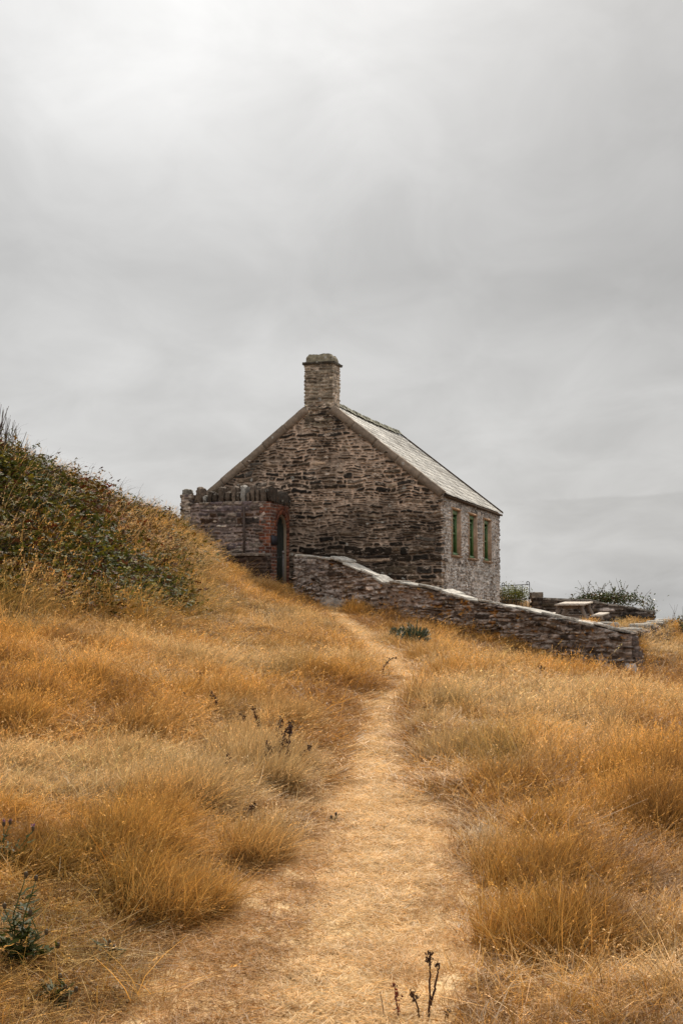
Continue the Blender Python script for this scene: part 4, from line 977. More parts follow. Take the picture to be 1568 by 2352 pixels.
mb = MB(); mb.tube([ga, gb], 0.009, 6); mb.build('rail', M['iron'], gt)
zm_ = at(0, 1379, GY)[2]; mb = MB(); mb.tube([np.array([*ga[:2], zm_]), np.array([*gb[:2], zm_ + 0.03])], 0.0085, 6); mb.build('rail', M['iron'], gt)
for i in range(1, 8):
    p = ga + (gb - ga) * i / 8; mb = MB(); mb.tube([np.array([p[0], p[1], zl]), np.array([p[0], p[1], p[2] if i % 2 == 0 else zm_ + 0.06])], 0.0075, 5); mb.build('bar', M['iron'], gt)
mb = MB(); q = at(1212, 1375.5, GY - 0.6); mb.box(q, [0.16, -0.1, 0], [0, 0.02, 0], [0, 0, 0.035]); mb.build('latch', M['iron'], gt)

# ------------------------------------------------------------------ picnic table on the terrace
TY = 33.0; tz = at(0, 1385, TY)[2]; tc_ = at(1317, 1385, TY); ang = R(-10.0)
txx = np.array([math.cos(ang), math.sin(ang), 0]); tyy = np.array([0.50, 0.866, 0]); tyy = np.array([-math.sin(R(-20)), math.cos(R(-20)), 0])
txx = np.array([math.cos(R(-20)), math.sin(R(-20)), 0])
tb = thing('picnic_table', tc_ + Z3 * (-0.75), 'weathered wooden picnic table with two attached benches on the terrace', 'table')
o = tc_ * [1, 1, 0] + Z3 * tz
tyy = tyy * math.cos(R(3)) + Z3 * math.sin(R(3)); tzz = np.cross(txx, tyy)      # the terrace falls a little towards us
TS = 0.88
def tp(x, y, z): return o + (txx * x + tyy * y + tzz * z) * TS
txx_, tyy_, tzz_ = txx * TS, tyy * TS, tzz * TS
LN = 1.5; mb = MB(); rs = np.random.RandomState(2)
for i in range(6):
    x0 = -0.39 + i * 0.131; j = rs.uniform(-0.012, 0.012); mb.box(tp(x0, -LN / 2 + j, -0.04 + 0.002 * rs.rand()), txx_ * 0.124, tyy_ * LN, tzz_ * 0.04, np.array((1.5, 1.6, 1.6)) * rs.uniform(0.85, 1.1))
mb.build('tabletop', M['wood'], tb)
for sg in (-1, 1):
    mb = MB()
    for k in range(2): mb.box(tp(sg * 0.70 - 0.135 + k * 0.14, -LN / 2 - 0.0, -0.335), txx_ * 0.13, tyy_ * LN, tzz_ * 0.04, np.array((1.5, 1.6, 1.6)) * rs.uniform(0.85, 1.1))
    mb.build('bench', M['wood'], tb)
for yy in (-0.52, 0.52):
    for sg in (-1, 1):
        mb = MB(); w_ = 0.055; a_ = tp(sg * 0.26 - w_, yy - 0.02, -0.042); b_ = tp(sg * 0.60 - w_, yy - 0.02, -0.78)
        mb.raw([a_, a_ + txx_ * 2 * w_, a_ + txx_ * 2 * w_ + tyy_ * 0.045, a_ + tyy_ * 0.045, b_, b_ + txx_ * 2 * w_, b_ + txx_ * 2 * w_ + tyy_ * 0.045, b_ + tyy_ * 0.045],
               [(0, 1, 2, 3), (4, 7, 6, 5), (0, 4, 5, 1), (1, 5, 6, 2), (2, 6, 7, 3), (3, 7, 4, 0)], col=(0.8, 0.8, 0.8)); mb.build('leg', M['wood'], tb)
    mb = MB(); mb.box(tp(-0.85, yy + 0.027, -0.44), txx_ * 1.7, tyy_ * 0.04, tzz_ * 0.1, (0.85, 0.85, 0.85)); mb.build('bench_beam', M['wood'], tb)
    mb = MB(); mb.box(tp(-0.36, yy + 0.028, -0.13), txx_ * 0.72, tyy_ * 0.04, tzz_ * 0.087, (0.8, 0.8, 0.8)); mb.build('top_beam', M['wood'], tb)
# ------------------------------------------------------------------ grass: clumps of blades, set out point by point over the ground
def make_clump(seed, n, h, rad, width, lean=0.45, heads=0.3, spread=1.0, flat=False, seg=3, headlen=0.07, headw=0.006, nhead=9, wind=0.35, cv=0.5, hj=0.35):
    rs = np.random.RandomState(seed); V = []; Q = []; C = []; o = 0
    for i in range(n):
        r_ = rad * math.sqrt(rs.rand()); a_ = rs.rand() * 6.283; b = np.array([r_ * math.cos(a_), r_ * math.sin(a_), -0.03 if not flat else 0.0])
        L = h * (1 - hj + 2 * hj * rs.rand()); az = rs.rand() * 6.283
        d = np.array([math.cos(az), math.sin(az)]) * lean * rs.uniform(0.2, 1.2) * spread + np.array([wind * rs.uniform(0.5, 1.5), 0])
        if flat: d = np.array([math.cos(az), math.sin(az)]) * 3.0
        wv = rs.uniform(0.75, 1.3) * width; fa = rs.rand() * 6.283; side = np.array([math.cos(fa), math.sin(fa), 0.15 * rs.randn()])
        if flat: side = np.array([-math.sin(az), math.cos(az), 0.5 * rs.randn()])
        t = np.linspace(0, 1, seg + 1); k = np.hypot(*d)
        up = t * L * (1 - 0.22 * min(k, 1.6) * t) / math.sqrt(1 + 0.6 * k * k); p = np.stack([b[0] + d[0] * L * 0.75 * t ** 1.7, b[1] + d[1] * L * 0.75 * t ** 1.7, b[2] + up], -1)
        if flat: p = np.stack([b[0] + math.cos(az) * L * t, b[1] + math.sin(az) * L * t, b[2] + 0.006 + rs.uniform(0.0, 0.35) * L * t], -1)
        wd = wv * (1 - 0.75 * t ** 2); tone = 1 + cv * rs.uniform(-1, 1); hue = rs.uniform(-1, 1)
        v = np.empty((2 * (seg + 1), 3)); v[0::2] = p - side * wd[:, None] * 0.5; v[1::2] = p + side * wd[:, None] * 0.5
        c = tone * np.stack([(0.80 + 0.20 * t) * (1 + 0.06 * hue), (0.76 + 0.24 * t) * (1 - 0.03 * hue), (0.66 + 0.34 * t) * (1 - 0.15 * hue)], -1)
        V.append(v); C.append(np.repeat(c, 2, 0)); Q.append([(o + 2 * j, o + 2 * j + 1, o + 2 * j + 3, o + 2 * j + 2) for j in range(seg)]); o += len(v)
        if rs.rand() < heads:
            tg = p[-1] - p[-2]; tg /= np.linalg.norm(tg); hl = headlen * rs.uniform(0.6, 1.4)
            for q in range(nhead):
                s_ = (q + rs.rand()) / nhead; w2 = headw * (1.2 - 0.7 * s_) * rs.uniform(0.7, 1.3); cen = p[-1] + tg * hl * (s_ - 0.35) + rs.randn(3) * headw * 0.5
                e1 = tg * hl / nhead * 1.5 + rs.randn(3) * headw * 0.5; e2 = rs.randn(3); e2 /= np.linalg.norm(e2); e2 *= w2
                V.append(np.array([cen - e1 * 0.5, cen + e2 * 0.5, cen + e1 * 0.5, cen - e2 * 0.5])); Q.append([(o, o + 1, o + 2, o + 3)]); o += 4
                C.append(np.tile(np.array([1.3, 1.28, 1.3]) * rs.uniform(0.8, 1.35), (4, 1)))
    return np.concatenate(V), np.array([f for q in Q for f in q]), np.concatenate(C)


def scatter(name, clumps, mat, pts, rot, scl, idx, tint):
    """one object: clump idx[i] set at pts[i]"""
    lib = bpy.data.collections.new(name + '_clumps')
    for k, (v, q, c) in enumerate(clumps):
        o = bpy.data.objects.new('%s_clump_%02d' % (name, k), mesh_np(name + '_clump', v, [q], mat, {'Col': ('FLOAT_COLOR', c)})); lib.objects.link(o)
    me = bpy.data.meshes.new(name); me.vertices.add(len(pts)); me.vertices.foreach_set('co', np.asarray(pts, np.float32).ravel())
    for nm, typ, dat in (('rot', 'FLOAT_VECTOR', rot), ('scl', 'FLOAT_VECTOR', scl), ('idx', 'INT', idx), ('tint', 'FLOAT_COLOR', tint)):
        a = me.attributes.new(nm, typ, 'POINT'); dat = np.asarray(dat)
        if typ == 'FLOAT_COLOR':
            c = np.ones((len(pts), 4), np.float32); c[:, :3] = dat; a.data.foreach_set('color', c.ravel())
        elif typ == 'FLOAT_VECTOR': a.data.foreach_set('vector', dat.astype(np.float32).ravel())
        else: a.data.foreach_set('value', dat.astype(np.int32))
    ng = bpy.data.node_groups.new(name, 'GeometryNodeTree')
    ng.interface.new_socket(name='Geometry', in_out='INPUT', socket_type='NodeSocketGeometry'); ng.interface.new_socket(name='Geometry', in_out='OUTPUT', socket_type='NodeSocketGeometry')
    gi = ng.nodes.new('NodeGroupInput'); go = ng.nodes.new('NodeGroupOutput'); ip = ng.nodes.new('GeometryNodeInstanceOnPoints'); ci = ng.nodes.new('GeometryNodeCollectionInfo')
    ci.inputs[0].default_value = lib; ci.inputs['Separate Children'].default_value = True; ci.inputs['Reset Children'].default_value = True
    def na(nm, typ):
        n = ng.nodes.new('GeometryNodeInputNamedAttribute'); n.data_type = typ; n.inputs[0].default_value = nm; return n.outputs[0]
    L = ng.links.new
    L(gi.outputs[0], ip.inputs['Points']); L(ci.outputs[0], ip.inputs['Instance']); ip.inputs['Pick Instance'].default_value = True
    L(na('idx', 'INT'), ip.inputs['Instance Index']); L(na('rot', 'FLOAT_VECTOR'), ip.inputs['Rotation']); L(na('scl', 'FLOAT_VECTOR'), ip.inputs['Scale']); L(ip.outputs[0], go.inputs[0])
    o = bpy.data.objects.new(name, me); COL.objects.link(o); me.materials.append(mat)
    md = o.modifiers.new('scatter', 'NODES'); md.node_group = ng; tag(o, kind='stuff'); return o


def blocked(x, y, pad=0.0):
    """plan areas that carry walls, house and yard"""
    out_ = poly_sd(np.array([hp(W_, 0), hp(0, 0), hp(0, -L_), hp(W_, -L_)]), x, y) < pad
    out_ |= poly_sd(np.array([hp(SE + 0.3, TF), hp(S0, TF), hp(S0, 0), hp(SE + 0.3, 0)]), x, y) < pad
    out_ |= poly_sd(np.array([fw(0), fw(FWL), fw(FWL, TH_), fw(0, TH_)]), x, y) < pad
    out_ |= poly_sd(np.array([rw(0), rw(RL), rw(RL, .75), rw(0, .75)]), x, y) < pad
    out_ |= poly_sd(np.array([bw(-.4), bw(BL), bw(BL, .45), bw(-.4, .45)]), x, y) < pad
    return out_


def sample_view(n, y0, y1, rs, margin=3.2, power=1.0):
    """points thrown over the ground ahead, as many near as far"""
    y = y0 + (y1 - y0) * rs.rand(n) ** power
    x = (rs.rand(n) * 2 - 1) * (y * 784 / F * 1.08 + margin)
    return x, y


def slope_n(x, y, e=0.15):
    gx_ = (full_z(x + e, y) - full_z(x - e, y)) / (2 * e); gy_ = (full_z(x, y + e) - full_z(x, y - e)) / (2 * e); return gx_, gy_


def grass_tint(x, y, rs):
    n = len(x); a = fbm(x * 0.55, y * 0.42, 401, 4); b = fbm(x * 1.6, y * 1.1, 402, 3); g = fbm(x * 0.8, y * 0.5, 403, 3)
    gold = np.array((0.62, 0.335, 0.082)); straw = np.array((0.68, 0.455, 0.205)); rust = np.array((0.25, 0.115, 0.034)); olive = np.array((0.23, 0.175, 0.05))
    c = gold + (straw - gold) * sst(-0.15, 0.45, a + 0.3 * b)[:, None]
    c = c + (rust - c) * (0.75 * sst(0.1, 0.55, -a + 0.55 * b))[:, None]
    ol = 0.6 * sst(0.34, 0.64, g + 0.25 * b) * (rs.rand(n) > 0.25)
    near_l = sst(1.2, 0.2, np.hypot((x + 1.15) / 0.55, (y - 5.6) / 0.6)); ol = np.maximum(ol, 0.45 * near_l * (rs.rand(n) > 0.45))
    ol = np.maximum(ol, 0.7 * sst(1.2, 0.3, -poly_sd(BANK, x, y) * -1.0) * (poly_sd(BANK, x, y) > -0.6) * (rs.rand(n) > 0.45))
    c = c + (olive - c) * ol[:, None]
    return c * (0.66 + 0.62 * rs.rand(n))[:, None]


_br = [(2352, 800, 230), (2200, 850, 190), (2084, 900, 160), (1950, 890, 130), (1786, 868, 105), (1700, 856, 96), (1640, 848, 80), (1600, 888, 70), (1570, 934, 60), (1520, 905, 50), (1450, 815, 40), (1400, 738, 30)]      # the most worn, palest line
BY = np.array([Yrow(a) for a, b_, c_ in _br]); BX = np.array([(b_ - 784) / F * Yrow(a) for a, b_, c_ in _br]); BW = np.array([c_ / F * Yrow(a) for a, b_, c_ in _br])
# tussocks where the long grass heaps up
TUS = [(px, py, r, h) for px, py, r, h in ((385, 2075, 0.38, 0.85), (610, 1985, 0.3, 1.0), (620, 1755, 0.4, 1.0), (700, 1560, 0.6, 1.1), (960, 1620, 0.55, 0.9), (955, 1520, 0.5, 0.9), (1020, 1560, 0.6, 0.9), (805, 1410, 0.35, 1.2), (1180, 2010, 0.5, 0.8), (1270, 2140, 0.4, 0.9),
                                           (1060, 1740, 0.5, 0.9), (1490, 1830, 0.5, 1.3), (1540, 1900, 0.4, 1.3), (930, 1690, 0.4, .8))]
TUS += [(830, 1572, 0.36, 0.5), (770, 1556, 0.5, 0.7), (945, 1622, 0.3, 0.7), (1000, 1618, 0.45, 0.8), (860, 1600, 0.3, .6)]
TUSP = [(ground_at(px, py), r, h) for px, py, r, h in TUS]
DIPS = [ground_at(*q) for q in ((615, 1782), (655, 1788), (572, 1708), (461, 1610), (526, 1815), (505, 1655))]
_rs = np.random.RandomState(5)
for _ in range(150):                                       # and many lesser ones
    y_ = 7.0 + 21.6 * _rs.rand() ** 1.1; x_ = (_rs.rand() * 2 - 1) * y_ * 0.26
    if float(path_r(np.array([x_]), np.array([y_]))[0]) > 1.9 and float(poly_sd(BANK, np.array([x_]), np.array([y_]))[0]) > 0.2: TUSP.append((np.array([x_, y_, 0.0]), _rs.uniform(0.16, 0.42), _rs.uniform(0.45, 0.95)))


def build_grass():
    rs = np.random.RandomState(77)
    tall = [make_clump(500 + k, 20, 0.36, 0.10, 0.0042, heads=0.45, headlen=0.06, headw=0.0075) for k in range(8)]            # 0-7 near, feathery
    tall += [make_clump(520 + k, 34, 0.25, 0.10, 0.0038, lean=0.8, heads=0.03, wind=0.55) for k in range(6)]                  # 8-13 near, fine leaf
    tall += [make_clump(540 + k, 34, 0.36, 0.22, 0.0075, heads=0.55, headlen=0.085, headw=0.013, nhead=6, seg=2) for k in range(7)]   # 14-20 far
    tall += [make_clump(560 + k, 46, 0.26, 0.22, 0.0060, lean=0.8, heads=0.05, wind=0.5, seg=2) for k in range(5)]            # 21-25 far leaf
    tall += [make_clump(580 + k, 12, 0.55, 0.16, 0.0026, lean=0.9, heads=0.5, headlen=0.08, headw=0.006, seg=4) for k in range(5)]    # 26-30 long loose stems
    P = []; Rr = []; S = []; I = []; T = []
    def put(x, y, lo, hi, hs, ws=None, tintf=1.0, sink=0.0, lift=None):
        n = len(x)
        if n == 0: return
        z = full_z(x, y) - sink; gx_, gy_ = slope_n(x, y)
        wdir = 0.15 + 0.9 * fbm(x * 0.35, y * 0.3, 411, 3) + 0.75 * rs.randn(n)      # bent by the wind, to the right in the main
        wdir = wdir + np.where(x > np.interp(y, PY, PX), 0.5, -0.25)
        tl = 0.45
        P.append(np.stack([x, y, z], -1)); Rr.append(np.stack([np.arctan(gy_) * tl + 0.22 * rs.randn(n), -np.arctan(gx_) * tl + 0.22 * rs.randn(n), wdir], -1))
        s = hs * (0.8 + 0.4 * rs.rand(n)); S.append(np.stack([ws if ws is not None else np.ones(n), ws if ws is not None else np.ones(n), s], -1)); I.append(rs.randint(lo, hi, n)); T.append(np.clip(grass_tint(x, y, rs) * tintf, 0, 0.85))
    def hfield(x, y):
        r = path_r(x, y); ra = (r - 1.0) * np.interp(y, PY, PW); h = 0.10 + 0.42 * sst(0.0, 0.9, ra)
        h = h * (0.55 + 0.6 * sst(-0.3, 0.5, fbm(x * 0.7, y * 0.55, 421, 3)) + 0.35 * fbm(x * 2.6, y * 2.2, 422, 2))
        for (p, r_, hh) in TUSP: h = h + hh * 0.42 * np.exp(-((x - p[0]) ** 2 + (y - p[1]) ** 2) / r_ ** 2)
        b = poly_sd(BANK, x, y); h = h * (0.75 + 0.25 * sst(-0.5, 0.5, b))
        h = h * (np.where(x < np.interp(y, PY, PX), 0.5, 0.6) + 0.4 * sst(7.0, 13.0, y)); h = h * (1 - 0.8 * np.exp(-((x - 5.6) ** 2 / 1.0 + (y - 26.2) ** 2 / 3.5))) * (1 - 0.65 * np.exp(-((x - 1.02) ** 2 / 0.35 + (y - 20.6) ** 2 / 1.8)))
        wf = ((x - FWA[0]) * fn_[0] + (y - FWA[1]) * fn_[1]); h = h * np.where((wf > 0) & (wf < 2.6) & (x > 2.4) & (x < 6.5), 0.62, 1.0)
        for p in DIPS: h = h * (1 - 0.6 * np.exp(-((x - p[0]) ** 2 + (y - p[1] + 0.15) ** 2) / 0.45 ** 2))
        tab = np.hypot(x - tc_[0], y - tc_[1]); h = np.where(tab < 1.9, h * 0.25, h)
        ter = (x > 2.9) & (y > FWA[1] + (x - FWA[0]) * fd[1] / fd[0] + 0.4) & (y < 42) & ((x - RA[0]) * rn_[0] + (y - RA[1]) * rn_[1] < 0.1); h = np.where(ter, h * 0.18, h)
        return np.clip(h, 0.06, 1.6)
    for (n, y0, y1, kinds) in ((16000, 3.3, 10.5, 'near'), (15500, 9.5, 20.0, 'mid'), (17000, 19.0, 47.0, 'far')):
        x, y = sample_view(n, y0, y1, rs, power=0.85); r = path_r(x, y); b = poly_sd(BANK, x, y)
        keep = (~blocked(x, y, 0.02)) & (rs.rand(n) < sst(0.95, 1.25, r)) & (rs.rand(n) < np.where(b < -0.2, 0.05 + 0.3 * sst(-0.7, -0.1, b), 1.0)) & (np.hypot(x, y) > 2.6)
        x, y = x[keep], y[keep]; h = hfield(x, y); u = rs.rand(len(x))
        if kinds == 'near':
            a = u < 0.46; put(x[a], y[a], 0, 8, h[a]); a = (u >= 0.46) & (u < 0.90); put(x[a], y[a], 8, 14, h[a], tintf=0.85); a = (u >= 0.90) & (h > 0.3); put(x[a], y[a], 26, 31, h[a], tintf=1.3)
        elif kinds == 'mid':
            a = u < 0.40; put(x[a], y[a], 0, 8, h[a], np.full(a.sum(), 1.3)); a = (u >= .40) & (u < 0.62); put(x[a], y[a], 14, 21, h[a] * 0.9); a = (u >= 0.62) & (u < 0.93); put(x[a], y[a], 21, 26, h[a], tintf=0.88); a = (u >= 0.93) & (h > .3); put(x[a], y[a], 26, 31, h[a], np.full(a.sum(), 1.3), tintf=1.3)
        else:
            a = u < 0.6; put(x[a], y[a], 14, 21, h[a] * 0.85); a = u >= 0.6; put(x[a], y[a], 21, 26, h[a], tintf=0.95)
    for (p, r_, hh) in TUSP:                               # heaped tussocks
        n = int(150 * r_ / 0.4 * (1.0 if p[1] < 14 else 0.7)); a = rs.rand(n) * 6.283; q = r_ * 0.75 * np.sqrt(rs.rand(n)); x = p[0] + q * np.cos(a); y = p[1] + q * np.sin(a)
        k = path_r(x, y) > 1.0; x, y = x[k], y[k]
        put(x, y, 8, 14, np.full(len(x), 1.1 * hh) * (0.7 + 0.5 * rs.rand(len(x))), tintf=0.85)
    # tufts on the terrace wall and along wall feet
    n = 150; u = rs.rand(n) * RL; q = np.array([rw(a, d) for a, d in zip(u, rs.uniform(-0.1, 0.75, n))]); 
    o = scatter('tall_grass', tall, M['grass'], np.concatenate(P), np.concatenate(Rr), np.concatenate(S), np.concatenate(I), np.concatenate(T))
    # flattened thatch lying through the standing grass
    th = [make_clump(640 + k, 24, 0.20, 0.12, 0.0036, lean=1.9, seg=3, heads=0.15, headlen=0.05, headw=0.006, nhead=5, cv=0.5, wind=0.6, hj=0.6) for k in range(8)]
    th += [make_clump(650 + k, 24, 0.24, 0.2, 0.0068, lean=1.9, seg=2, heads=0.2, headlen=0.07, headw=0.012, nhead=4, cv=0.5, wind=0.6, hj=0.6) for k in range(6)]
    x, y = sample_view(11000, 3.4, 34.0, rs, power=1.0); k = (path_r(x, y) > 1.1) & ~blocked(x, y, 0.05) & (poly_sd(BANK, x, y) > -0.2); x, y = x[k], y[k]; n = len(x); h = hfield(x, y)
    tn = np.clip(grass_tint(x, y, rs) * np.array((1.12, 1.16, 1.25)), 0, 0.85); dk = rs.rand(n) < 0.3; tn[dk] *= np.array((0.5, 0.42, 0.36))
    scatter('fallen_grass', th, M['grass'], np.stack([x, y, full_z(x, y) + 0.16 * h * rs.rand(n)], -1), np.stack([0.25 * rs.randn(n), 0.25 * rs.randn(n), 0.2 + 1.6 * rs.randn(n)], -1), np.stack([np.ones(n), np.ones(n), 0.7 + 0.5 * rs.rand(n)], -1), np.where(y < 13, rs.randint(0, 8, n), rs.randint(8, 14, n)), tn)
    # trodden straw: short broken blades lying on the path, longer stubble on its edges
    lit = [make_clump(600 + k, 46, 0.055, 0.13, 0.0030, flat=True, seg=1, heads=0, cv=0.35, hj=0.6) for k in range(8)]
    lit += [make_clump(610 + k, 34, 0.07, 0.10, 0.0028, lean=1.5, seg=2, heads=0, cv=0.3, wind=0.2) for k in range(6)]
    lit += [make_clump(620 + k, 55, 0.09, 0.24, 0.0065, flat=True, seg=1, heads=0, cv=0.35, hj=0.6) for k in range(6)]
    lit += [make_clump(630 + k, 40, 0.10, 0.20, 0.0060, lean=1.4, seg=2, heads=0, cv=0.3, wind=0.2) for k in range(4)]
    P = []; Rr = []; S = []; I = []; T = []
    for (n, y0, y1, a0, a1, b0, b1) in ((9000, 3.3, 10.5, 0, 8, 8, 14), (5500, 10, 18, 0, 8, 14, 20), (5000, 16, 36, 14, 20, 20, 24)):
        y = y0 + (y1 - y0) * rs.rand(n) ** 0.9; x = np.interp(y, PY, PX) + (rs.rand(n) * 2 - 1) * (np.interp(y, PY, PW) * 2.0 + 0.25); r = path_r(x, y)
        k = (r < 2.2) & (rs.rand(n) < 0.45 + 0.75 * vn(x * 2.3, y * 2.0, 433)) & ~blocked(x, y, 0.02) & (poly_sd(BANK, x, y) > 0); x, y, r = x[k], y[k], r[k]; n = len(x)
        edge = rs.rand(n) < sst(0.35, 1.0, r) * 0.75 + 0.06; z = full_z(x, y) + 0.012 * (r < 1.05)
        c = np.array((0.90, 0.64, 0.34)) + (np.array((0.50, 0.27, 0.09)) - np.array((0.90, 0.64, 0.34))) * np.maximum(sst(0.45, 1.15, r + 0.5 * fbm(x * 2, y * 2, 431, 3)), 0.9 * sst(0.75, 1.5, np.abs(x - np.interp(y, BY, BX)) / np.interp(y, BY, BW) + 0.5 * fbm(x * 2.4, y * 1.4, 432, 3)))[:, None]
        c = c * (0.75 + 0.45 * rs.rand(n))[:, None]
        I.append(np.where(edge, rs.randint(b0, b1, n), rs.randint(a0, a1, n))); P.append(np.stack([x, y, z], -1)); gx_, gy_ = slope_n(x, y); Rr.append(np.stack([np.arctan(gy_), -np.arctan(gx_), rs.rand(n) * 6.283], -1))
        S.append(np.stack([np.ones(n)] * 2 + [0.8 + 0.6 * rs.rand(n)], -1)); T.append(c)
    scatter('straw_litter', lit, M['grass'], np.concatenate(P), np.concatenate(Rr), np.concatenate(S), np.concatenate(I), np.concatenate(T))


build_grass()


# ------------------------------------------------------------------ brambles smothering the bank
def leaf_clump(seed, n, rad, L, W, stem=True, hgt=0.2, dens=0.6):
    rs = np.random.RandomState(seed); V = []; Q = []; C = []; o = 0
    for i in range(n):
        p = rs.randn(3) * np.array([rad, rad, hgt]) * 0.5; p[2] = abs(p[2]) * (1.0) ; az = rs.rand() * 6.283; pit = rs.uniform(-0.5, 0.5)
        d = np.array([math.cos(az) * math.cos(pit), math.sin(az) * math.cos(pit), math.sin(pit)]); s = np.array([-math.sin(az), math.cos(az), 0.3 * rs.randn()]); u = np.cross(d, s)
        hue = rs.rand(); col = np.array((0.075, 0.088, 0.018)) if hue < 0.45 else (np.array((0.145, 0.14, 0.02)) if hue < 0.78 else (np.array((0.26, 0.20, 0.022)) if hue < 0.90 else np.array((0.13, 0.05, 0.02))))
        col = col * rs.uniform(0.7, 1.35)
        for k, an in enumerate((0.0, 0.95, -0.95)):
            dd = d * math.cos(an) + s * math.sin(an); ss = -d * math.sin(an) + s * math.cos(an); l = L * rs.uniform(0.7, 1.25) * (1 if k == 0 else 0.8); w_ = W * rs.uniform(0.8, 1.2); c0 = p + dd * 0.01
            V.append(np.array([c0, c0 + dd * l * 0.45 - ss * w_ * 0.5 + u * 0.18 * w_, c0 + dd * l, c0 + dd * l * 0.45 + ss * w_ * 0.5 + u * 0.18 * w_, c0 + dd * l * 0.5 - u * 0.05 * l])); Q += [(o, o + 1, o + 2, o + 4), (o, o + 4, o + 2, o + 3)]; o += 5
            C.append(np.tile(col, (5, 1)))
    return np.concatenate(V), np.array(Q), np.concatenate(C)


def twig_clump(seed, n, L, lean, rad=0.1, width=0.006):
    rs = np.random.RandomState(seed); V = []; Q = []; C = []; o = 0
    for i in range(n):
        az = rs.rand() * 6.283; b = np.array([rad * rs.randn(), rad * rs.randn(), 0]); l = L * rs.uniform(0.5, 1.3); t = np.linspace(0, 1, 6); bend = rs.uniform(0.3, 1.4) * lean
        p = np.stack([b[0] + math.cos(az) * l * bend * t ** 1.3, b[1] + math.sin(az) * l * bend * t ** 1.3, l * (t - 0.55 * bend * t ** 2.2)], -1) + np.cumsum(rs.randn(6, 3) * 0.012 * l, 0)
        for side in (np.array([1, 0, 0]), np.array([0, 1, 0])):
            wd = width * (1 - 0.75 * t)[:, None]; v = np.empty((12, 3)); v[0::2] = p - side * wd / 2; v[1::2] = p + side * wd / 2
            V.append(v); Q += [(o + 2 * j, o + 2 * j + 1, o + 2 * j + 3, o + 2 * j + 2) for j in range(5)]; o += 12; C.append(np.tile(np.array((1, 1, 1)) * rs.uniform(0.6, 1.3), (12, 1)))
    return np.concatenate(V), np.array(Q), np.concatenate(C)


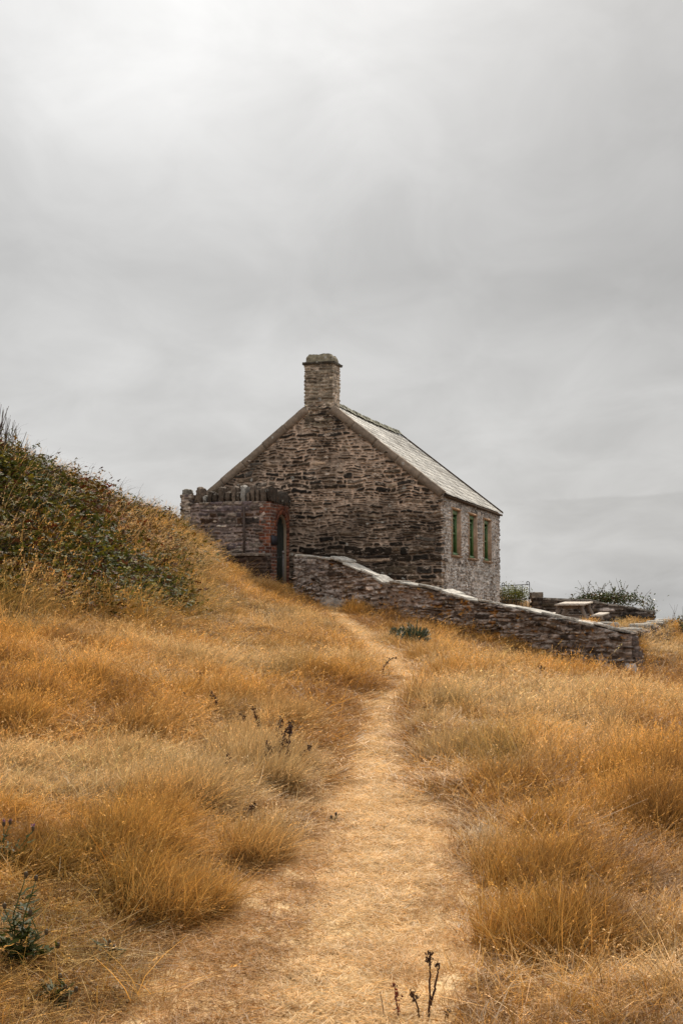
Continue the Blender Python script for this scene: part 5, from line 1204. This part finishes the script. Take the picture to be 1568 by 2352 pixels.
def build_brambles():
    rs = np.random.RandomState(99); n = 17000
    x = rs.uniform(-9.5, -2.2, n); y = rs.uniform(17, 38, n); b = poly_sd(BANK, x, y) + 0.45 * fbm(x * 0.9, y * 0.7, 451, 3)
    b = b + 0.35 * fbm(x * 2.2, y * 1.6, 457, 3); dry = sst(0.15, 0.6, fbm(x * 0.8, y * 0.5, 452, 3) + 0.28 * sst(-1.6, -0.2, b) - 0.05 + 0.25 * sst(25, 31, y) )
    dead = rs.rand(n) < 0.05 + 0.5 * dry; k = (b < 0.25) & (rs.rand(n) > 0.45 * dry) & (rs.rand(n) < sst(0.35, -0.4, b) * 0.85 + 0.15) & (x > -y * 784 / F * 1.1 - 0.8) & ~blocked(x, y, 0.1); x, y, dead = x[k], y[k], dead[k]; n = len(x)
    z = full_z(x, y); gx_, gy_ = slope_n(x, y, 0.3)
    d = np.stack([-gx_, -gy_, np.ones(n)], -1); d /= np.linalg.norm(d, axis=1)[:, None]; lift = 0.02 + 0.24 * rs.rand(n) ** 1.5 * (0.6 + 0.8 * vn(x * 1.2, y * 1.2, 453))
    p = np.stack([x, y, z], -1) + d * lift[:, None]
    cl = [leaf_clump(700 + k, 9, 0.26, 0.06, 0.045) for k in range(10)] + [leaf_clump(720 + k, 11, 0.18, 0.05, 0.032, hgt=0.3) for k in range(4)]
    tn = np.array((1.0, 1.0, 1.0)) * (0.75 + 0.6 * vn(x * 1.0, y * 1.0, 454))[:, None] * (0.8 + 0.4 * rs.rand(n))[:, None]
    red = (fbm(x * 1.1, y * 0.8, 455, 3) > 0.30)[:, None]; tn = np.where(red, tn * np.array((1.6, 0.95, 0.9)), tn) * 0.68; tn = np.where(dead[:, None], tn * np.array((1.25, 0.74, 0.65)), tn)
    scatter('bramble_leaves', cl, M['leaf'], p, np.stack([np.arctan(gy_) * .7, -np.arctan(gx_) * .7, rs.rand(n) * 6.283], -1), np.stack([0.75 + 0.6 * rs.rand(n)] * 3, -1), rs.randint(0, 14, n), tn)
    # dry grass threaded through them, thick towards the sunny edge of the bank
    n = 10000; x = rs.uniform(-9.5, -2.2, n); y = rs.uniform(17, 38, n); b = poly_sd(BANK, x, y)
    pr = 0.10 + 0.62 * sst(0.05, 0.6, fbm(x * 0.8, y * 0.5, 452, 3) + 0.45 * sst(-1.2, -0.1, b) + 0.25 * sst(25, 31, y) - 0.12)
    k = (b < 0.5) & (rs.rand(n) < pr) & (x > -y * 784 / F * 1.1 - 0.8) & ~blocked(x, y, 0.1); x, y = x[k], y[k]; n = len(x); gx_, gy_ = slope_n(x, y, 0.3)
    cl = [make_clump(740 + k, 9, 0.5, 0.25, 0.0065, lean=0.7, heads=0.55, headlen=0.10, headw=0.013, nhead=6, seg=4, wind=0.7) for k in range(8)]
    tn = grass_tint(x, y, rs) * np.array((1.0, 1.0, 1.05)) * 1.1
    scatter('bank_grass', cl, M['grass'], np.stack([x, y, full_z(x, y) + 0.03], -1), np.stack([np.arctan(gy_) * .4, -np.arctan(gx_) * .4, 0.5 * rs.randn(n)], -1), np.stack([np.ones(n), np.ones(n), 0.7 + 0.6 * rs.rand(n)], -1), rs.randint(0, 8, n), np.clip(tn, 0, 0.85))
    # bare arching canes
    n = 4200; x = rs.uniform(-9.5, -2.2, n); y = rs.uniform(18, 37, n); b = poly_sd(BANK, x, y); k = (b < -0.1) & (x > -y * 784 / F * 1.1 - 0.8) & ~blocked(x, y, 0.3); x, y = x[k], y[k]; n = len(x)
    cl = [twig_clump(760 + k, 4, 0.58, 1.0, 0.1, 0.008) for k in range(8)]
    scatter('bramble_canes', cl, M['twig'], np.stack([x, y, full_z(x, y) + 0.05], -1), np.stack([np.zeros(n), np.zeros(n), rs.rand(n) * 6.283], -1), np.stack([0.7 + 0.7 * rs.rand(n)] * 3, -1), rs.randint(0, 8, n), np.ones((n, 3)))


build_brambles()


# ------------------------------------------------------------------ single plants
def flecks(mb, cen, n, r, size, col, rs, sq=(1, 1, 1)):
    for _ in range(n):
        c = np.asarray(cen) + rs.randn(3) * r * 0.5 * np.array(sq); a = rs.randn(3); a /= np.linalg.norm(a); b = np.cross(a, rs.randn(3)); b /= np.linalg.norm(b)
        a = a * size * rs.uniform(0.6, 1.4); b = b * size * rs.uniform(0.35, 0.8)
        mb.raw([c - a, c + b, c + a, c - b], [(0, 1, 2, 3)], col=np.array(col) * rs.uniform(0.6, 1.4))


def stalk(name, label, cat, lines, seed, rad=0.006, fl=(26, 0.02, 0.012), col=(1, 1, 1), group=None, headonly=False, red=None, sink=0.06):
    """dead flower stalk: lines of picture points standing on the ground below the first; withered seed clusters along the upper part"""
    rs = np.random.RandomState(seed); g0 = None; parts_ = []
    for ln in lines:
        st = MB(); sd = MB(); parts_.append((st, sd))
        if g0 is None: g0 = ground_at(*ln[0]) if ln[0][1] < 2352 else ground_at(ln[0][0], 2351) * [1, 1, 1]; Y = g0[1]
        pts = [at(px, py, Y + 0.02 * rs.randn()) for px, py in ln]
        if ln is lines[0]: pts[0] = pts[0] - np.array([0, 0, sink])
        pts = np.array(pts); t = np.linspace(0, len(pts) - 1, 4 * len(pts)); p = np.stack([np.interp(t, np.arange(len(pts)), pts[:, k]) for k in range(3)], -1)
        p[1:-1] += rs.randn(len(p) - 2, 3) * rad * 0.25
        st.tube(p, np.linspace(rad, rad * 0.5, len(p)), 6, col)
        if not headonly: sd.tube(p[2:], rad * 0.35, 3, col)
        Ls = np.linalg.norm(np.diff(p, axis=0), axis=1).sum(); n = max(2, int(Ls / 0.022))
        for k in range(n):
            f = k / (n - 1)
            if headonly and f < 0.86: continue
            if not headonly and (f < 0.18 or rs.rand() < 0.22): continue
            q = np.array([np.interp(f * (len(p) - 1), np.arange(len(p)), p[:, j]) for j in range(3)])
            flecks(sd, q + rs.randn(3) * 0.006, int(fl[0] * (1.5 if headonly else rs.uniform(0.15, 0.55))), fl[1] * rs.uniform(0.5, 1.4), fl[2], red if red is not None else col, rs)
    o = thing(name, g0, label, cat, group)
    for st, sd in parts_:
        st.build('stem', M['deadstalk'], o)
        if sd.v: sd.build('seed_head', M['deadstalk'], o)
    return o


GR = 'dead dock stalks standing in the left grass'
for i, (lines, lab, rad) in enumerate((
        ([[(612, 1778), (609, 1740), (613, 1700)]], 'thickest upright brown dead dock stalk, leftmost of the close cluster beside the path', 0.010),
        ([[(626, 1756), (640, 1718), (657, 1680), (671, 1658)]], 'tall dead dock stalk bowed to the right in the cluster beside the path', 0.006),
        ([[(652, 1780), (659, 1730), (665, 1690), (668, 1668)]], 'straight dead dock stalk with curled seeds, right of the bowed stalk', 0.006),
        ([[(665, 1778), (671, 1742), (690, 1737), (700, 1728), (709, 1716)]], 'low dead dock stalk kinked sideways towards the path', 0.006),
        ([[(634, 1720), (637, 1690), (642, 1664), (643, 1653)]], 'short curled dead dock top behind the close cluster', 0.006),
        ([[(577, 1700), (566, 1662), (560, 1650), (552, 1636)]], 'dead dock stalk leaning left with two dark tips, up the slope', 0.005),
        ([[(600, 1716), (594, 1680), (590, 1655), (584, 1632)]], 'thin dead dock stalk leaning left, just up the slope from the thick one', 0.005),
        ([[(524, 1808), (526, 1770), (527, 1736)]], 'lone dead dock stalk standing well left of the cluster', 0.006),
        ([[(552, 1890), (557, 1872), (570, 1862), (584, 1849)]], 'dark bent dock stalk lying low in the grass below the lone stalk', 0.007),
        ([[(640, 1842), (645, 1828), (653, 1812)]], 'small dark dead stalk below the close cluster', 0.006),
        ([[(460, 1602), (461, 1570), (462, 1545)]], 'dead dock stalk with a dark tip, farthest up the left slope', 0.009),
        ([[(505, 1648), (497, 1612), (486, 1587)]], 'leaning dead dock stalk between the farthest stalk and the two-tipped one', 0.007))):
    stalk('dock_stalk', lab, 'plant', lines, 800 + i, rad * 1.3, (30, 0.019, 0.0115), group=GR)
for i, (lines, lab) in enumerate((
        ([[(618, 1772), (617, 1735), (622, 1712)]], 'short dead dock stalk hard against the thickest stalk'),
        ([[(640, 1776), (641, 1742), (648, 1716), (650, 1700)]], 'slim dead dock stalk between the bowed stalk and the straight one'),
        ([[(658, 1790), (668, 1762), (676, 1752)]], 'stubby dead dock stalk at the foot of the straight one'),
        ([[(530, 1850), (527, 1820), (524, 1800)]], 'dead dock stalk just below the lone stalk'),
        ([[(700, 1800), (718, 1786), (724, 1797)]], 'drooping dead dock stalk nearest the path'),
        ([[(420, 1625), (424, 1602), (423, 1590)]], 'dead dock stalk left of the farthest stalk'))):
    stalk('dock_stalk', lab, 'plant', lines, 815 + i, 0.008, (30, 0.019, 0.0115), group=GR)
stalk('withered_thistle', 'tall dark withered thistle with forked stems in the foreground beside the path', 'plant', [[(984, 2362), (985, 2300), (987, 2240), (986, 2196)], [(989, 2310), (997, 2272), (1003, 2240), (1009, 2212)]], 830, 0.0055, (22, 0.013, 0.0075), (0.8, 0.75, 0.7), headonly=True)
stalk('withered_thistle', 'shorter withered thistle stem leaning left of the tall forked thistle', 'plant', [[(970, 2362), (962, 2325), (954, 2300), (946, 2281)]], 831, 0.0045, (20, 0.012, 0.007), (0.8, 0.75, 0.7), headonly=True)
stalk('withered_thistle', 'low withered thistle tip right of the tall forked thistle', 'plant', [[(1016, 2362), (1020, 2345), (1026, 2324)]], 832, 0.0045, (18, 0.011, 0.007), (0.8, 0.75, 0.7), headonly=True)
stalk('red_dock', 'reddish brown dock with round seed whorls at the bottom of the photo', 'plant', [[(918, 2362), (913, 2320), (908, 2289), (905, 2262)]], 833, 0.003, (34, 0.012, 0.006), (1.7, 0.9, 0.7), red=(2.2, 0.7, 0.5))
stalk('dead_weed', 'thin bare dead stem left of the reddish dock', 'plant', [[(888, 2362), (880, 2320), (873, 2279)]], 834, 0.0025, (1, 0.004, 0.003), (1.2, 1, 0.9))
stalk('dry_twig', 'dry forked twig with withered leaves at the bend of the path', 'twig', [[(884, 1560), (880, 1546), (878, 1538), (888, 1522), (899, 1512), (908, 1511)]], 835, 0.008, (9, 0.03, 0.016), (1, 1, 1))
stalk('dead_stalk', 'small dark dead stalk alone in the right-hand grass', 'plant', [[(1236, 1562), (1238, 1548), (1241, 1533)]], 836, 0.012, (14, 0.03, 0.02), (1.1, 0.9, 0.8), headonly=True)
stalk('dead_stalk', 'dark beaded flower stalk standing on the end of the terrace wall', 'plant', [[(1529, 1424), (1531, 1412), (1533, 1404)]], 837, 0.012, (8, 0.02, 0.014), (1.0, 0.8, 0.8), sink=0.02) if False else None

M['green_leaf'] = leaf_mat('weed_leaf', 0.25, 0.6, 0.2, instancer=False)


def blades(mb, base, n, h, rad, w, col, rs, lean=0.5, seg=3, cv=0.35):
    for i in range(n):
        a = rs.rand() * 6.283; r_ = rad * math.sqrt(rs.rand()); b = np.asarray(base) + np.array([r_ * math.cos(a), r_ * math.sin(a), -0.02]); L = h * rs.uniform(0.45, 1.1); k = lean * rs.uniform(0.2, 1.3) * (0.3 + r_ / max(rad, 1e-4))
        t = np.linspace(0, 1, seg + 1); p = b + np.stack([math.cos(a) * k * L * t ** 1.4, math.sin(a) * k * L * t ** 1.4, L * t * (1 - 0.2 * k * t)], -1); s = np.array([-math.sin(a), math.cos(a), 0.2 * rs.randn()]); wd = (w * (1 - 0.8 * t ** 1.5))[:, None]
        v = np.empty((2 * seg + 2, 3)); v[0::2] = p - s * wd / 2; v[1::2] = p + s * wd / 2
        mb.raw(v, [(2 * j, 2 * j + 1, 2 * j + 3, 2 * j + 2) for j in range(seg)], col=np.clip(np.array(col) * (1 + cv * rs.uniform(-1, 1)), 0, 1))


def spiky_shrub(px, py, h, rad, seed, label):
    """round shrub of upright needled shoots"""
    rs = np.random.RandomState(seed); g = ground_at(px, py); o = thing('spiky_shrub', g, label, 'shrub', 'blue green shrubs beside the path'); mb = MB(); st = MB()
    for i in range(150):
        a = rs.rand() * 6.283; q = math.sqrt(rs.rand()); d = np.array([math.cos(a) * q * 1.15, math.sin(a) * q * 1.15, 1.0]); d /= np.linalg.norm(d); L = h * rs.uniform(0.65, 1.05) * (1.0 - 0.18 * q)
        b = g + np.array([math.cos(a), math.sin(a), 0]) * rad * 0.35 * q; e = b + d * L * [rad / h * 1.1, rad / h * 1.1, 1]
        m2 = b + (e - b) * 0.5 + rs.randn(3) * 0.02; e = e + rs.randn(3) * 0.03; st.tube([b - Z3 * 0.03, m2, e], (0.005, 0.003, 0.002), 4, (0.8, 0.8, 0.6)); n = 60
        for k in range(n):
            f = 0.25 + 0.75 * k / n; p = b + (e - b) * f; dd = rs.randn(3); dd -= d * (dd @ d); dd /= np.linalg.norm(dd); tip = p + (dd * 0.75 + d * 0.75) * 0.045 * rs.uniform(0.7, 1.3); s = np.cross(dd, d) * 0.0075
            c = (np.array((0.062, 0.092, 0.042)) if rs.rand() > 0.12 else np.array((0.20, 0.15, 0.05))) * rs.uniform(0.6, 1.5)
            mb.raw([p - s, p + s, tip], None, [(0, 1, 2)], col=c)
    mb.build('foliage', M['needle'], o); st.build('stem', M['twig'], o)


spiky_shrub(950, 1496, 0.56, 0.34, 840, 'larger round blue-green spiky shrub right of the upper path')
spiky_shrub(910, 1482, 0.34, 0.13, 841, 'smaller blue-green spiky shrub between the path and the larger round one')


def leafy_bush(name, label, cat, cen, size, n, L, W, seed, greens, shoots=0, shoot_len=0.5, tw=0.005, group=None, base_z=None):
    """bush: leaves in ragged clumps through its volume, bare shoots breaking out of the top"""
    rs = np.random.RandomState(seed); cen = np.asarray(cen, float); size = np.asarray(size, float); mb = MB(); st = MB()
    o = thing(name, cen - Z3 * size[2], label, cat, group)
    hubs = []
    for i in range(26):
        u = rs.randn(3); u /= np.linalg.norm(u); u[2] = abs(u[2]) * 1.0 - 0.25; hubs.append(cen + u * size * rs.uniform(0.35, 1.0))
    root = cen - Z3 * size[2] * 1.0
    for h_ in hubs:
        b = root + (h_ - cen) * [0.6, 0.6, 0]; m_ = 0.5 * (b + h_) + rs.randn(3) * 0.06
        st.tube([b, m_, h_], (tw * 2, tw * 1.5, tw), 5)
        for k in range(int(n / 26)):
            p = h_ + rs.randn(3) * size * np.array([0.22, 0.22, 0.24]); a = rs.rand() * 6.283; pit = rs.uniform(-0.6, 0.7); d = np.array([math.cos(a) * math.cos(pit), math.sin(a) * math.cos(pit), math.sin(pit)]); s = np.cross(d, rs.randn(3)); s /= np.linalg.norm(s); u = np.cross(d, s)
            l = L * rs.uniform(0.6, 1.3); w_ = W * rs.uniform(0.7, 1.3); c = np.array(greens[rs.randint(len(greens))]) * rs.uniform(0.65, 1.4)
            mb.raw([p, p + d * l * 0.5 - s * w_ * 0.5 + u * w_ * 0.15, p + d * l, p + d * l * 0.5 + s * w_ * 0.5 + u * w_ * 0.15], [(0, 1, 2, 3)], col=c)
    for i in range(shoots):
        h_ = hubs[rs.randint(len(hubs))]; a = rs.rand() * 6.283; l = shoot_len * rs.uniform(0.4, 1.1); bend = rs.uniform(0.1, 0.9); t = np.linspace(0, 1, 7); p = h_ + np.stack([math.cos(a) * bend * l * t, math.sin(a) * bend * l * t, l * (t - 0.45 * bend * t ** 2)], -1) + np.cumsum(rs.randn(7, 3) * 0.012, 0)
        st.tube(p, np.linspace(tw, tw * 0.5, 7), 4)
        if rs.rand() < 0.5:
            for q in p[2:]: 
                for _ in range(2):
                    d = rs.randn(3); d /= np.linalg.norm(d); s = np.cross(d, rs.randn(3)); s /= np.linalg.norm(s); c = np.array(greens[rs.randint(len(greens))])
                    mb.raw([q, q + d * L * 0.4 - s * W * 0.4, q + d * L * 0.8, q + d * L * 0.4 + s * W * 0.4], [(0, 1, 2, 3)], col=c)
    mb.build('foliage', M['needle'], o); st.build('twigs', M['twig'], o); return o


G1 = ((0.045, 0.07, 0.02), (0.07, 0.095, 0.022), (0.10, 0.10, 0.025), (0.11, 0.06, 0.025))
G2 = ((0.13, 0.15, 0.025), (0.19, 0.19, 0.03), (0.22, 0.20, 0.03), (0.08, 0.10, 0.02))
c = at(1400, 1380, 41.2); leafy_bush('bramble_bush', 'dark bramble bush with arching bare shoots behind the far wall', 'bush', c, (1.15, 0.5, 0.34), 2400, 0.075, 0.045, 850, G1, 34, 0.62, 0.0065)
c = at(1345, 1378, 41.2); leafy_bush('bramble_bush', 'low bramble sprig left of the large bramble bush behind the far wall', 'bush', c, (0.45, 0.35, 0.16), 380, 0.07, 0.04, 851, G1, 12, 0.55, 0.006)
c = at(1488, 1404, 41.0); leafy_bush('bramble_bush', 'thin bramble trailing over the low end of the far wall', 'bush', c, (0.32, 0.3, 0.14), 160, 0.065, 0.04, 852, G1, 14, 0.5, 0.005)
c = at(1172, 1370, 44.0); leafy_bush('gorse_bush', 'bright green bush seen through the iron gate', 'bush', c, (0.62, 0.5, 0.42), 3000, 0.055, 0.028, 853, G2, 10, 0.25, 0.004)
c = at(1562, 1440, 41.0); leafy_bush('bramble_bush', 'bramble bush with bare shoots at the right edge beyond the terrace wall', 'bush', c, (0.36, 0.4, 0.28), 480, 0.07, 0.042, 854, G1, 12, 0.7, 0.005)

# bare grey shrub standing up from the crest of the bank
rs = np.random.RandomState(860); o = thing('bare_shrub', full_z(np.array([-6.1]), np.array([24.3]))[0] * Z3 + [-6.1, 24.3, 0], 'leafless grey shrub of thin upright twigs on the crest of the bank', 'shrub'); mb = MB()
for i in range(150):
    px = rs.uniform(-40, 125); f = max(0, 1 - max(px, 0) / 125); Yq = 24.0 + rs.uniform(0, 2.6); p0 = at(px, 1035, Yq); p0[2] = full_z(np.array([p0[0]]), np.array([p0[1]]))[0]; l = (0.22 + 0.72 * f ** 1.3) * rs.uniform(0.4, 1.2); k = rs.uniform(-0.12, 0.35); t = np.linspace(0, 1, 6)
    p = p0 + np.stack([k * l * t, 0.1 * rs.randn() * l * t, l * t], -1) + np.cumsum(rs.randn(6, 3) * 0.014, 0); p[0] = p0 - Z3 * 0.05
    mb.tube(p, np.linspace(0.0105, 0.004, 6), 4, np.array((1, 1, 1)) * rs.uniform(0.7, 1.6))
    for q in range(2):
        j = rs.randint(1, 5); e = p[j] + np.array([rs.uniform(-0.5, 0.5), rs.uniform(-0.3, 0.3), rs.uniform(0.5, 1)]) * l * 0.3; mb.tube([p[j], 0.5 * (p[j] + e) + rs.randn(3) * 0.01, e], (0.004, 0.003, 0.0022), 4)
mb.build('twigs', M['twig'], o)

# green weeds
def weed(px, py, h, label, seed, stems, group=None, flower=None):
    rs = np.random.RandomState(seed); g = ground_at(px, py); o = thing('thistle', g, label, 'plant', group); st = MB(); mb = MB()
    for (dx, dz) in stems:
        fl = MB()
        e = g + np.array([dx, rs.uniform(-0.05, 0.05), dz]); m_ = 0.5 * (g + e) + np.array([0.03 * rs.randn(), 0, 0.02]); p = np.array([g - Z3 * 0.03, m_, e]); t = np.linspace(0, 2, 9); p = np.stack([np.interp(t, np.arange(3), p[:, k]) for k in range(3)], -1)
        st.tube(p, np.linspace(0.004, 0.002, 9), 5, (0.10, 0.12, 0.04))
        for k in range(int(70 * np.linalg.norm(e - g) / 0.5)):
            f = rs.rand() ** 1.3 * 0.85; q = g + (e - g) * f + rs.randn(3) * 0.012; a = rs.rand() * 6.283; d = np.array([math.cos(a), math.sin(a), rs.uniform(-0.2, 0.7)]); s = np.array([-math.sin(a), math.cos(a), rs.randn() * 0.4]); L = 0.085 * (1 - 0.6 * f) * rs.uniform(0.5, 1.3); W = L * 0.28
            v = [q]; 
            for j in range(1, 5): v += [q + d * L * j / 4 + s * W * (0.9 if j % 2 else 0.35) * (1 - j / 5), q + d * L * j / 4 - s * W * (0.9 if j % 2 else 0.35) * (1 - j / 5)]
            mb.raw(v, [(1, 2, 4, 3), (3, 4, 6, 5), (5, 6, 8, 7)], [(0, 2, 1)], col=np.array((0.062, 0.068, 0.014)) * rs.uniform(0.6, 1.4))
        rock(fl, e + Z3 * 0.008, (np.array([1, 0, 0]), np.array([0, 1, 0]), Z3), (0.014, 0.014, 0.022), seed + 3, (0.10, 0.07, 0.04), cuts=3, square=0.15)
        if flower is not None: flecks(fl, e + Z3 * 0.022, 12, 0.010, 0.006, flower, rs)
        fl.build('flower_head', M['green_leaf'], o)
    st.build('stem', M['green_leaf'] if False else M['needle'], o); mb.build('leaves', M['green_leaf'], o)


weed(40, 2212, 0.4, 'green spiny thistle with brown heads in the lower left corner', 870, ((0.03, 0.34), (0.075, 0.33), (-0.05, 0.22), (0.12, 0.12), (-0.1, 0.12), (0.06, 0.2), (0.16, 0.06)))
weed(6, 2020, 0.3, 'dark thistle with small purple flowers at the left edge', 871, ((0.0, 0.26), (0.035, 0.27), (0.15, 0.24)), flower=(0.22, 0.10, 0.17))
weed(122, 2300, 0.15, 'small green thistle rosette low in the grass at bottom left', 872, ((0.05, 0.05), (-0.04, 0.07), (0.03, 0.09), (0.09, 0.04)))
weed(242, 2205, 0.1, 'tiny green thistle beside the trodden edge at lower left', 873, ((0.02, 0.07), (-0.03, 0.06), (0.04, 0.05)))
weed(766, 1893, 0.1, 'tiny green weed on the left edge of the path', 874, ((0.015, 0.05), (-0.015, 0.04)))


# grass rooted on the wall tops
def build_wall_grass():
    rs = np.random.RandomState(88); P = []; n = 26
    for px, k, sp in ((1322, 5, 10), (1347, 5, 7), (1392, 5, 8)):
        for _ in range(k):
            u = fw_u(px + sp * rs.randn()); d = rs.uniform(0.02, 0.42); p = fw(u, d); P.append((*p, float(np.interp(u, TU, TZ)) + 0.01))
    for _ in range(170):
        u = RL * rs.rand() ** 0.8; d = rs.choice([rs.uniform(-0.15, 0.1), rs.uniform(0.55, 1.2)], p=[0.45, 0.55]); p = rw(u, d); P.append((*p, rw_top(0, *p) - (0.25 * rs.rand() if d < 0.1 else -0.01)))
    for _ in range(420):                                   # tufts hanging down the face of the retaining wall
        u = RL * rs.rand(); f = rs.rand(); d = -0.12 - 0.30 * f; p = rw(u, d); P.append((*p, rw_top(0, *p) - 0.1 - 1.3 * f))
    P = np.array(P); n = len(P)
    cl = [make_clump(900 + k, 22, 0.15, 0.09, 0.006, lean=0.9, heads=0.25, headlen=0.07, headw=0.012, nhead=5, seg=3) for k in range(6)]
    scatter('wall_grass', cl, M['grass'], P, np.stack([0.15 * rs.randn(n), 0.15 * rs.randn(n), 0.9 * rs.randn(n)], -1), np.stack([0.7 + 0.5 * rs.rand(n)] * 3, -1), rs.randint(0, 6, n), grass_tint(P[:, 0], P[:, 1], rs))


build_wall_grass()
